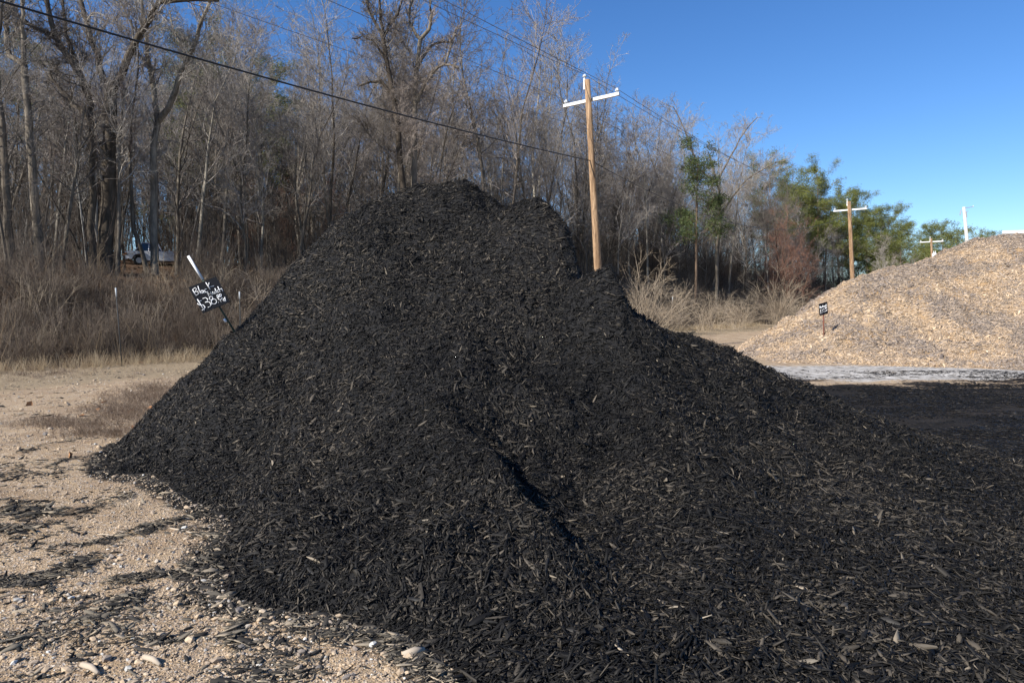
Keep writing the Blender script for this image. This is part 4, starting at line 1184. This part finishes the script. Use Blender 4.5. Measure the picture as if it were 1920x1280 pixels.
# loose sticks on the gravel
ms = plain('dry_stick', (0.40, 0.33, 0.25), 0.85, 0.2)
for (a, b, r_, lab) in [((183, 1003), (218, 1007), .004, 'thin straight pale twig on bare sand left of the heap'), ((318, 992), (380, 1008), .006, 'pale forked twig between the two mulch windrows'), ((846, 1206), (868, 1232), .010, 'short pale stick at the front toe of the black heap'),
                        ((154, 1252), (184, 1268), .014, 'broken pale stick at the lower left corner'), ((270, 1237), (300, 1252), .014, 'grey bark stick lying in the lower left foreground'), ((756, 1236), (796, 1224), .018, 'broad pale wood flake below the black heap')]:
    A = on_ground(*a); B = on_ground(*b)
    mb = MB(); mid = (A + B) / 2 + np.array([.004, .006, .004])
    base = A.copy()
    mb.tube([A - base + [0, 0, r_], mid - base + [0, 0, r_], B - base + [0, 0, r_]], [r_, r_ * 1.1, r_ * .6], 6)
    o = mb.build('stick', ms, None, True); o.location = (base[0], base[1], float(ground_z(base[0], base[1])) + .003)
    tag(o, lab, 'stick', 'loose sticks on the gravel')

# arching bushes on the right bank
m_arch = plain('pale_canes', (0.36, 0.29, 0.21), 0.85, 0.2)
def arch_bush(px, py, Y, H, n_, spread, label, seed, drop=-0.16):
    r = np.random.default_rng(seed)
    b = at(px, py, Y); gz = float(ground_z(b[0], b[1]))
    P0 = np.stack([r.normal(0, .45, n_), r.normal(0, .35, n_), np.full(n_, -.1)], 1)
    D = np.stack([r.normal(0, spread, n_), r.normal(0, spread, n_), np.ones(n_)], 1)
    A = polyl(P0, D, H * r.uniform(.8, 1.5, n_), 9, .06, drop, r); AR = np.linspace(.013, .005, 9)[None].repeat(n_, 0)
    B, BR = children(A, AR, 6, .2, 1, .6, .35, .6, 5, .12, -.02, r, .006)
    C, CR = children(B, BR, 2.5, .2, 1, .6, .5, .7, 3, .12, -.02, r, .005)
    o = link('bramble_bush', joinm('bramble_bush', [(A, AR, 3), (B, BR, 3), (C, CR, 3)], m_arch), None, None, (b[0], b[1], gz))
    tag(o, label, 'bush', 'pale bushes on the bank')
arch_bush(1462, 560, 56, 3.6, 60, .30, 'large pale arching bush on the bank between the two power poles', 1)
arch_bush(1205, 575, 39, 3.4, 50, .35, 'pale wiry bush immediately right of the black knoll', 2, -.10)
arch_bush(1255, 585, 42, 2.6, 40, .35, 'lower pale bush right of the one beside the black knoll', 3)
arch_bush(1330, 585, 48, 2.4, 40, .4, 'low brownish bush under the dark green pine', 4)
arch_bush(1395, 580, 52, 2.4, 40, .35, 'small pale bush left of the large arching one', 5)
arch_bush(1500, 580, 60, 2.4, 50, .4, 'rounded bush right of the large arching one', 6)
arch_bush(1548, 560, 62, 3.0, 16, .25, 'hoop shaped bush whose canes bend over left of the second pole', 7, -.30)
arch_bush(470, 520, 27, 2.0, 14, .3, 'sparse pale sapling bush right of the leaning sign', 8, -.03)

# ------------------------------------------------------------------ power poles and wires
m = Mat('pole_wood', 0.85, 0.2)
f = m.noise(2.2, 5, 0.6, stretch=(6, 6, 0.35)); g_ = m.noise(18, 4, 0.6, stretch=(3, 3, 0.15))
c = m.ramp(f, [(0.35, (0.16, 0.095, 0.052)), (0.5, (0.31, 0.198, 0.112)), (0.65, (0.43, 0.29, 0.175))])
c = m.mix(m.ramp(g_, [(0.36, 1.0), (0.46, 0.0)]), c, (0.07, 0.042, 0.027))
m.color(c); m.bump(g_, 0.5, 0.01); m_pole = m.m
m_white = plain('white_crossarm', (0.66, 0.67, 0.67), 0.6, 0.3, var=.16, scale=5)
m_grey = plain('galvanised_steel', (0.45, 0.46, 0.47), 0.45, 0.5, 0.6)
m_greypole = plain('pale_weathered_pole', (0.46, 0.45, 0.42), 0.85, 0.2, scale=3)
m_ins = plain('insulator', (0.62, 0.64, 0.66), 0.25, 0.6)
m_wire = plain('bare_wire', (0.10, 0.09, 0.09), 0.5, 0.4)
m_cable = plain('black_cable', (0.012, 0.012, 0.013), 0.5, 0.4)
PERP = np.array([0.777, -0.63, 0.0]); ALNG = np.array([0.63, 0.777, 0.0])
def power_pole(top, base, r0, arm_z, armL, label, extra=None, tall=True):
    top = np.array(top); base = np.array(base)
    root = empty('power_pole', base)
    tag(root, label, 'power pole', 'wooden power poles along the wood')
    T = top - base
    k = [0, .25, .5, .75, 1.0]
    mb = MB(); mb.tube([T * q + [0, 0, -.6 if q == 0 else 0] for q in k], [r0, r0 * .9, r0 * .81, r0 * .72, r0 * .64], 16)
    mb.build('pole', m_pole, root, True)
    ac = T * (arm_z / T[2]) ; face = -ALNG * (r0 * .7 + .055)
    face = ALNG * (r0 * .7 + .055)
    rot = Matrix.Rotation(math.atan2(PERP[1], PERP[0]), 3, 'Z')
    mb = MB(); mb.box(ac + face, (armL, .10, .12), rot); mb.build('crossarm', m_white, root, bevel=.008)
    for sgn in (-1, 1):
        e = ac + face + PERP * sgn * (armL / 2 - .10)
        mb = MB(); mb.tube([e + [0, 0, .06], e + [0, 0, .10], e + [0, 0, .115], e + [0, 0, .15], e + [0, 0, .165], e + [0, 0, .21], e + [0, 0, .225]], [.018, .018, .085, .075, .05, .055, .02], 12)
        mb.build('insulator', m_ins, root, True)
        mb = MB(); mb.box(ac + face + PERP * sgn * (armL / 2 - .04), (.025, .106, .126), rot); mb.build('end_strap', m_grey, root)
    e = T + np.array([-.0, 0, 0]) - PERP * r0 * .7
    mb = MB(); mb.box(e + [0, 0, -.12], (.07, .05, .42), rot); mb.build('pin_bracket', m_white, root)
    mb = MB(); mb.tube([e + [0, 0, .09], e + [0, 0, .12], e + [0, 0, .135], e + [0, 0, .17], e + [0, 0, .21], e + [0, 0, .23]], [.02, .02, .085, .06, .055, .02], 12); mb.build('insulator', m_ins, root, True)
    mb = MB()
    mb.tube([ac + face * .4 + [0, 0, .22], ac + face * .4 + [0, 0, .0]], [.012, .012], 6)
    mb.box(ac + face + np.array([0, 0, 0]), (.22, .13, .06), rot)
    mb.build('bolt_plate', m_grey, root)
    return root, base + ac + face, e + base + [0, 0, .22]
P1top = at(1101, 150, 25.9); P1base = at(1125, 575, 25.9); P1base = P1base + (P1top - P1base) * ((0 - P1base[2]) / (P1top[2] - P1base[2]))
pp1, a1, t1 = power_pole(P1top, P1base, .165, at(1109, 186, 25.9)[2], 2.45, 'nearest wooden power pole with a white crossarm, rising behind the black heap')
Y2 = 55.5
P2top = at(1592, 378, Y2); P2b = at(1600, 560, Y2); P2base = P2b + (P2top - P2b) * ((ground_z(P2b[0], P2b[1]) - P2b[2]) / (P2top[2] - P2b[2]))
pp2, a2, t2 = power_pole(P2top, P2base, .20, at(1593, 393, Y2)[2], 2.5, 'second wooden power pole with a white crossarm, standing left of the tan heap')
Y3 = 84
P3top = at(1746, 447, Y3); P3b = at(1750, 560, Y3); P3base = P3b + (P3top - P3b) * ((0 - P3b[2]) / (P3top[2] - P3b[2]))
pp3, a3, t3 = power_pole(P3top, P3base, .17, at(1747, 453, Y3)[2], 2.5, 'far brown power pole with a transformer can peeking over the tan heap')
mb = MB(); q = at(1752, 482, Y3 - .3) - P3base
mb.tube([q + [0, 0, -.5], q + [0, 0, -.48], q + [0, 0, .42], q + [0, 0, .5]], [.2, .27, .27, .16], 14)
mb.tube([q + [-.1, 0, .5], q + [-.1, 0, .75]], [.05, .035], 8); mb.tube([q + [.1, 0, .5], q + [.1, 0, .75]], [.05, .035], 8)
mb.build('transformer_can', m_white, pp3, True)
# pale pole
Yp = 60
Pt = at(1807, 388, Yp); Pb = at(1815, 470, Yp); Pb = Pb + (Pt - Pb) * ((0 - Pb[2]) / (Pt[2] - Pb[2]))
root = empty('utility_pole', Pb); tag(root, 'pale grey utility pole standing behind the top of the tan heap', 'utility pole')
mb = MB(); mb.tube([np.zeros(3) - [0, 0, .5], (Pt - Pb) * .5, Pt - Pb], [.19, .155, .12], 14); mb.build('pole', m_greypole, root, True)
mb = MB(); e = Pt - Pb; mb.tube([e + [-.05, 0, -.12], e + [.85, 0, .02]], [.03, .03], 6); mb.tube([e + [.4, 0, -.35], e + [.1, 0, -.5]], [.03, .03], 6); mb.tube([e + [.82, 0, .02], e + [.82, 0, .12]], [.05, .03], 6); mb.build('side_arm', m_grey, root)
mb = MB(); mb.tube([e + [-.22, 0, -.25], e + [-.3, 0, -.7]], [.05, .05], 8); mb.tube([e + [.22, 0, -.45], e + [.28, 0, -.9]], [.05, .05], 8); mb.build('cutout', m_grey, root)

P0 = P1base - ALNG * 38.8
def wire(A, B, sag, r, mat, label, group, n=28):
    A = np.array(A, float); B = np.array(B, float)
    t = np.linspace(0, 1, n)
    P = A[None] * (1 - t[:, None]) + B[None] * t[:, None]; P[:, 2] -= 4 * sag * t * (1 - t)
    mb = MB(); mb.tube(P - A, [r] * n, 5)
    o = mb.build('wire', mat, None, True); o.location = tuple(A); tag(o, label, 'wire', group)
e1L = a1 - PERP * 1.12 + [0, 0, .2]; e1R = a1 + PERP * 1.12 + [0, 0, .2]
e2L = a2 - PERP * 1.15 + [0, 0, .2]; e2R = a2 + PERP * 1.15 + [0, 0, .2]
e3L = a3 - PERP * 1.15 + [0, 0, .2]; e3R = a3 + PERP * 1.15 + [0, 0, .2]
off = -ALNG * 38.8
g1 = 'overhead power wires'
wire(e1L, e1L + off + [0, 0, 1.2], .35, .009, m_wire, 'power wire from the left end of the nearest crossarm up to the top edge', g1)
wire(e1R, e1R + off + [0, 0, 1.3], .25, .009, m_wire, 'power wire from the right end of the nearest crossarm to the top edge', g1)
wire(t1, t1 + off + [0, 0, 1.0], .45, .009, m_wire, 'power wire from the tip of the nearest pole to the top edge', g1)
wire(e1L, e2L, .9, .009, m_wire, 'power wire between the left crossarm ends of the first two poles', g1)
wire(e1R, e2R, .9, .009, m_wire, 'power wire between the right crossarm ends of the first two poles', g1)
wire(t1, t2, .8, .009, m_wire, 'power wire between the tips of the first two poles', g1)
wire(e2L, e3L, .8, .009, m_wire, 'power wire between the left crossarm ends of the second and far poles', g1)
wire(e2R, e3R, .8, .009, m_wire, 'power wire between the right crossarm ends of the second and far poles', g1)
wire(t2, t3, .8, .009, m_wire, 'power wire between the tips of the second and far poles', g1)
def on_pole(T, B, z): return B + (T - B) * ((z - B[2]) / (T[2] - B[2]))
c1 = on_pole(P1top, P1base, 7.15); n1_ = on_pole(P1top, P1base, 8.3)
wire(c1, c1 + off + [0, 0, .55], .62, .021, m_cable, 'thick black cable crossing the whole wood from the upper left', 'overhead cables')
wire(n1_, n1_ + off + [0, 0, .5], .5, .006, m_wire, 'thin faint neutral wire between the thick cable and the top wires', g1)
wire(c1, on_pole(P2top, P2base, 9.25), 1.9, .013, m_cable, 'sagging cable from the nearest pole to the second pole', 'overhead cables')

# ------------------------------------------------------------------ price signs
m_board = plain('black_board', (0.007, 0.008, 0.011), 0.7, 0.15, var=.3, scale=20)
m_paint = plain('white_paint', (0.80, 0.80, 0.80), 0.6, 0.3, var=.05)
m_green = plain('green_post_paint', (0.030, 0.055, 0.035), 0.6, 0.4, var=.3, scale=12)
m_rust = plain('rusty_post', (0.17, 0.065, 0.045), 0.85, 0.2, var=.3, scale=20)
def circ(cx, cy, rx, ry=None, n=10, a0=0, a1=360):
    ry = ry or rx
    return [(cx + rx * math.cos(R(a0 + (a1 - a0) * i / n)), cy + ry * math.sin(R(a0 + (a1 - a0) * i / n))) for i in range(n + 1)]
def plane_pt(o, nrm, px, py):
    d = at(px, py, 1.0) - np.array([0, 0, CAMZ]); t = ((o - np.array([0, 0, CAMZ])) @ nrm) / (d @ nrm)
    return np.array([0, 0, CAMZ]) + d * t
def board(corners, root, base, strokes, sw, th=.014, lean=None):
    c = np.array(corners); nrm = np.cross(c[1] - c[0], c[3] - c[0]); nrm /= np.linalg.norm(nrm)
    if nrm[1] > 0: nrm = -nrm
    mb = MB(); q = [p - base for p in c]
    mb.add(list(q) + [p - nrm * th for p in q], [(0, 1, 2, 3), (7, 6, 5, 4), (0, 4, 5, 1), (1, 5, 6, 2), (2, 6, 7, 3), (3, 7, 4, 0)])
    b = mb.build('board', m_board, root, bevel=.002)
    mb = MB()
    for st in strokes:
        pts_ = [plane_pt(c[0], nrm, *p) - base + nrm * .0045 for p in st]
        if len(pts_) == 1: pts_ = [pts_[0], pts_[0] + np.array([.004, 0, -.004])]
        mb.tube(pts_, [sw] * len(pts_), 6)
    mb.build('lettering', m_paint, b, True)
    return b, nrm
Ys = 8.75
def cp(x, y): return (320 + x / 6.7375, 450 + y / 6.7375)
c4 = [at(*cp(222, 600), Ys - .02), at(*cp(572, 458), Ys + .10), at(*cp(735, 762), Ys + .08), at(*cp(405, 925), Ys - .04)]
c4[2] = c4[1] + c4[3] - c4[0]
base = at(437, 627, Ys + .12)
root = empty('price_sign', base); tag(root, 'black price board on a leaning green post with white top, stuck in the black heap', 'sign')
S1 = [[(278, 628), (322, 702)], [(278, 628), (308, 602), (330, 620), (304, 658)], [(304, 658), (342, 648), (354, 682), (322, 702)],
      [(345, 582), (376, 678)], circ(397, 655, 15, 19), [(408, 634), (427, 674)], [(458, 618), (436, 622), (430, 645), (446, 664), (474, 648)],
      [(444, 536), (502, 628)], [(486, 538), (478, 596), (548, 580)],
      [(484, 712), (470, 662), (497, 690), (503, 652), (528, 696)], [(532, 652), (540, 684), (560, 680), (556, 644), (574, 676)], [(560, 612), (590, 676)], [(606, 628), (590, 640), (600, 664), (620, 652)], [(596, 588), (630, 660)], [(614, 630), (642, 612), (662, 648)],
      circ(598, 706, 12, 14), circ(630, 694, 12, 14), [(586, 732), (646, 712)], [(600, 742), (628, 760)], [(655, 730), (628, 760), (642, 786)], circ(678, 756, 13, 15), [(682, 722), (700, 776)], [(603, 786)],
      [(392, 764), (352, 778), (340, 806), (368, 822), (412, 820), (436, 846), (426, 874), (396, 888)], [(338, 748), (430, 892)],
      [(404, 742), (440, 728), (470, 748), (462, 778), (436, 788)], [(436, 788), (484, 780), (514, 812), (498, 842), (470, 852)],
      circ(512, 734, 22, 22), circ(548, 778, 34, 32, 12)]
b1, nr = board(c4, root, base, [[cp(*p) for p in st] for st in S1], .0050)
top = at(346, 479, Ys + .05)
def post_piece(a, b, r0, name, mat):
    mb = MB(); ax = (b - a)
    mb.tube([base0_rel(a), base0_rel(b)], [r0, r0], 8); mb.build(name, mat, root, True)
def base0_rel(p): return p - base
B0 = base + (base - top) * .12
back = np.array([0, .10, 0])
post_piece(B0 + back, top + (base - top) * .30 + back, .0125, 'post', m_green)
post_piece(top + (base - top) * .30 + back, top + back, .0175, 'white_sleeve', m_paint)
mb = MB(); q = top + (base - top) * .80 + back * .2 - base; q2 = top + (base - top) * .84 + back * .2 - base; mb.tube([q, q2], [.0155, .0155], 8); mb.build('tape_band', m_paint, root, True)
# second sign
Y5 = 22.3
def cq(x, y): return (1500 + x / 11.64, 540 + y / 11.64)
d4 = [at(*cq(412, 350), Y5), at(*cq(592, 296), Y5 + .12), at(*cq(620, 515), Y5 + .12), at(*cq(432, 606), Y5)]
d4[2] = d4[1] + d4[3] - d4[0]
bx_, by_ = at(1545, 634, Y5)[:2]
base = np.array([bx_, by_, float(tsurf(np.array([bx_]), np.array([by_]))[0]) - .02])
root = empty('price_sign', base); tag(root, 'small black price board on a rusty post stuck in the tan heap', 'sign')
def uvp(u, v):
    tl, tr, br, bl = [np.array(cq(*p)) for p in ((412, 350), (592, 296), (620, 515), (432, 606))]
    return tuple((tl * (1 - u) + tr * u) * (1 - v) + (bl * (1 - u) + br * u) * v)
FONT = {'H': [[(0, 0), (0, 1)], [(.7, 0), (.7, 1)], [(0, .5), (.7, .5)]], 'a': [circ(.35, .72, .28, .26, 8), [(.63, .5), (.66, 1)]], 'r': [[(.1, .5), (.1, 1)], [(.1, .65), (.35, .48), (.6, .55)]],
        'd': [circ(.3, .72, .27, .26, 8), [(.6, 0), (.6, 1)]], 'w': [[(0, .5), (.2, 1), (.38, .6), (.55, 1), (.75, .5)]], 'o': [circ(.35, .74, .28, .26, 8)],
        '$': [[(.7, .15), (.35, .05), (.1, .25), (.35, .48), (.65, .65), (.45, .92), (.05, .85)], [(.4, -.1), (.38, 1.1)]], '3': [[(.1, .08), (.5, 0), (.65, .22), (.35, .45)], [(.35, .45), (.7, .65), (.5, .95), (.05, .92)]],
        '2': [[(.08, .2), (.4, 0), (.65, .25), (.1, 1), (.75, .95)]], '0': [circ(.35, .5, .3, .5, 10)], 'y': [[(.1, .5), (.35, .85)], [(.65, .5), (.2, 1.25)]]}
st2 = []
def put(txt, u0, v0, cw, chh, gap=.25):
    u = u0
    for ch_ in txt:
        for st in FONT[ch_]:
            st2.append([uvp(u + p[0] * cw, v0 + p[1] * chh) for p in st])
        u += cw * (1 + gap) - .1 * cw
put('Hardwood', .07, .19, .088, .22); put('$32', .08, .53, .16, .32); put('00', .66, .46, .10, .17); put('yd', .66, .72, .10, .13)
board(d4, root, base, st2, .0065)
mb = MB(); tp = at(1543.5, 572, Y5 + .12); mb.tube([np.array([0, 0, -.2]), (tp - base) * .5, tp - base], [.023, .023, .02], 8); mb.build('post', m_rust, root, True)

# ------------------------------------------------------------------ stakes in the brush
m_tip = plain('faded_tip', (0.42, 0.44, 0.44), 0.8, 0.2)
m_dark = plain('dark_stake', (0.035, 0.037, 0.036), 0.7, 0.3)
def stake(a, b, Y, lab, wtop=.35):
    A = at(*a, Y); B = at(*b, Y); gz = float(ground_z(B[0], B[1])); B[2] = gz
    rt = empty('fence_post', B); tag(rt, lab, 'fence post', 'stakes standing in the brush')
    mb = MB(); mb.tube([np.array([0, 0, -.3]), A - B], [.014, .014], 6); mb.build('post', m_dark, rt, True)
    mb = MB(); q = (A - B); mb.tube([q * (1 - wtop / np.linalg.norm(q)), q * 1.01], [.021, .021], 6); mb.build('white_tip', m_tip, rt, True)
stake((217, 541), (229, 660), 19.5, 'dark stake with a white tip in the brown brush on the left', .24)
stake((449, 548), (452, 640), 20.5, 'stake with a white tip just right of the leaning sign', .2)
stake((1261, 556), (1262, 600), 44, 'white tipped stake in the brush right of the nearest power pole', .35)

# ------------------------------------------------------------------ pickup truck on the bank
m_silver = plain('silver_car_paint', (0.66, 0.68, 0.71), 0.3, 0.6, 0.15, var=.03)
m_glass = plain('car_glass', (0.02, 0.035, 0.05), 0.05, 0.9, var=.1)
m_tyre = plain('tyre', (0.015, 0.015, 0.015), 0.9, 0.2)
m_chrome = plain('chrome', (0.75, 0.76, 0.78), 0.15, 0.8, 0.9, var=.03)
m_black = plain('black_plastic', (0.01, 0.01, 0.011), 0.6, 0.4)
m_amber = plain('amber_lens', (0.75, 0.25, 0.03), 0.2, 0.7)
m_lamp = plain('headlight_glass', (0.75, 0.78, 0.8), 0.1, 0.8)
tx, ty = at(261, 497, 50)[:2]
tz = float(ground_z(tx, ty))
want = at(268, 498, 50)[2]
heading = math.atan2(-.48, -.88)
truck = empty('pickup_truck', (tx, ty, want - 0.02), heading)
tag(truck, 'silver pickup truck parked among the trees on the bank at the left', 'pickup truck')
def tpart(name, mat, mb, **k): return mb.build(name, mat, truck, **k)
# local axes: x forward, y left, z up; origin under the front axle
W = .9
prof = [(-3.9, .55), (-3.9, 1.08), (-1.9, 1.08), (-1.86, 1.05), (.55, 1.02), (.85, .96), (.92, .80), (.92, .42), (.42, .42), (.38, .60), (.22, .76), (0, .80), (-.22, .76), (-.38, .60), (-.42, .35), (-2.7, .35), (-2.74, .60), (-2.9, .76), (-3.1, .80), (-3.32, .76), (-3.46, .60), (-3.5, .55)]
mb = MB(); mb.prism(prof, [-W, -W * .97, W * .97, W], lambda u, v, q: (u, q, v)); tpart('body', m_silver, mb, bevel=.03)
CX = .38
cab = [(-1.85, 1.06), (-1.62, 1.60), (-.55, 1.62), (-.12, 1.06)]
def cabT(u, v, q): return (u, q * (1 - .16 * max(0, (v - 1.05)) / .55), v)
mb = MB()
def bar(a, b, r_=.035): mb.tube([(a[0] + CX, a[1], a[2]), (b[0] + CX, b[1], b[2])], [r_, r_], 6)
for s_ in (-1, 1):
    y0, y1 = .86 * s_, .72 * s_
    bar((-1.85, y0, 1.05), (-1.62, y1, 1.6)); bar((-.12, y0, 1.05), (-.6, y1, 1.6)); bar((-1.0, y0, 1.05), (-1.05, y1, 1.6))
tpart('pillars', m_silver, mb)
mb = MB(); mb.prism([(-1.66, 1.585), (-1.6, 1.64), (-.66, 1.65), (-.56, 1.60)], [-.76, .76], lambda u, v, q: (u + CX, q, v)); tpart('roof', m_silver, mb, bevel=.02)
mb = MB(); mb.add([(-.14 + CX, -.80, 1.05), (-.14 + CX, .80, 1.05), (-.60 + CX, .68, 1.59), (-.60 + CX, -.68, 1.59)], [(0, 1, 2, 3)]); mb.add([(-.17 + CX, -.80, 1.05), (-.17 + CX, .80, 1.05), (-.63 + CX, .68, 1.59), (-.63 + CX, -.68, 1.59)], [(3, 2, 1, 0)]); tpart('windscreen', m_glass, mb)
mb = MB()
for s_ in (-1, 1): mb.add([(-1.80 + CX, .84 * s_, 1.06), (-.18 + CX, .84 * s_, 1.06), (-.60 + CX, .715 * s_, 1.58), (-1.60 + CX, .715 * s_, 1.58)], [(0, 1, 2, 3)])
mb.add([(-1.82 + CX, -.8, 1.06), (-1.82 + CX, .8, 1.06), (-1.62 + CX, .7, 1.58), (-1.62 + CX, -.7, 1.58)], [(0, 1, 2, 3)])
tpart('side_windows', m_glass, mb)
for wx_ in (0, -3.1):
    for s_ in (-1, 1):
        mb = MB(); mb.tube([(wx_, s_ * .66, .36), (wx_, s_ * .70, .36), (wx_, s_ * .86, .36), (wx_, s_ * .89, .36)], [.32, .355, .355, .31], 20); wh = tpart('wheel', m_tyre, mb, smooth=False)
        mb = MB(); mb.tube([(wx_, s_ * .80, .36), (wx_, s_ * .897, .36)], [.2, .2], 14); mb.build('rim', m_grey, wh)
for s_ in (-1, 1):
    mb = MB(); mb.box((.90, s_ * .66, .80), (.07, .34, .17)); tpart('headlight', m_lamp, mb)
    mb = MB(); mb.box((.84, s_ * .868, .80), (.16, .09, .15)); tpart('indicator', m_amber, mb)
    mb = MB(); mb.box((.05, s_ * .98, 1.12), (.12, .18, .14)); tpart('wing_mirror', m_black, mb, bevel=.02)
mb = MB(); mb.box((.925, 0, .80), (.04, .92, .2)); g0 = tpart('grille', m_black, mb)
for q in range(4):
    mb = MB(); mb.box((.95, 0, .73 + q * .047), (.02, .9, .014)); mb.build('grille_bar', m_chrome, g0)
mb = MB(); mb.box((.98, 0, .52), (.16, 1.86, .22)); tpart('bumper', m_chrome, mb, bevel=.03)
# the sheltered pad it stands on: low earth shelf
# ------------------------------------------------------------------ white building
m_wall = plain('white_metal_siding', (0.78, 0.79, 0.80), 0.5, 0.3, var=.04, scale=1)
A = at(1883, 433, 62); ht = A[2]
root = empty('building', (A[0], 62, 0)); tag(root, 'long white building whose top shows above the crest of the tan heap', 'building')
mb = MB(); mb.prism([(0, 0), (26, 0), (26, ht + .1), (0, ht - .25)], [0, 16], lambda u, v, q: (u * .98 + q * .78, q - u * .18, v)); mb.build('wall', m_wall, root)
mb = MB(); mb.prism([(-.15, ht - .25), (26.2, ht + .1), (26.2, ht + .35), (-.15, ht)], [-.15, 16.1], lambda u, v, q: (u * .98 + q * .78, q - u * .18, v)); mb.build('roof', m_wall, root)
for q in range(30):
    mb = MB(); mb.box((.4 + q * .85, -.012 - (.4 + q * .85) * .1837, (ht - .4) / 2), (.06, .05, ht - .5)); mb.build('seam', m_wall, root)
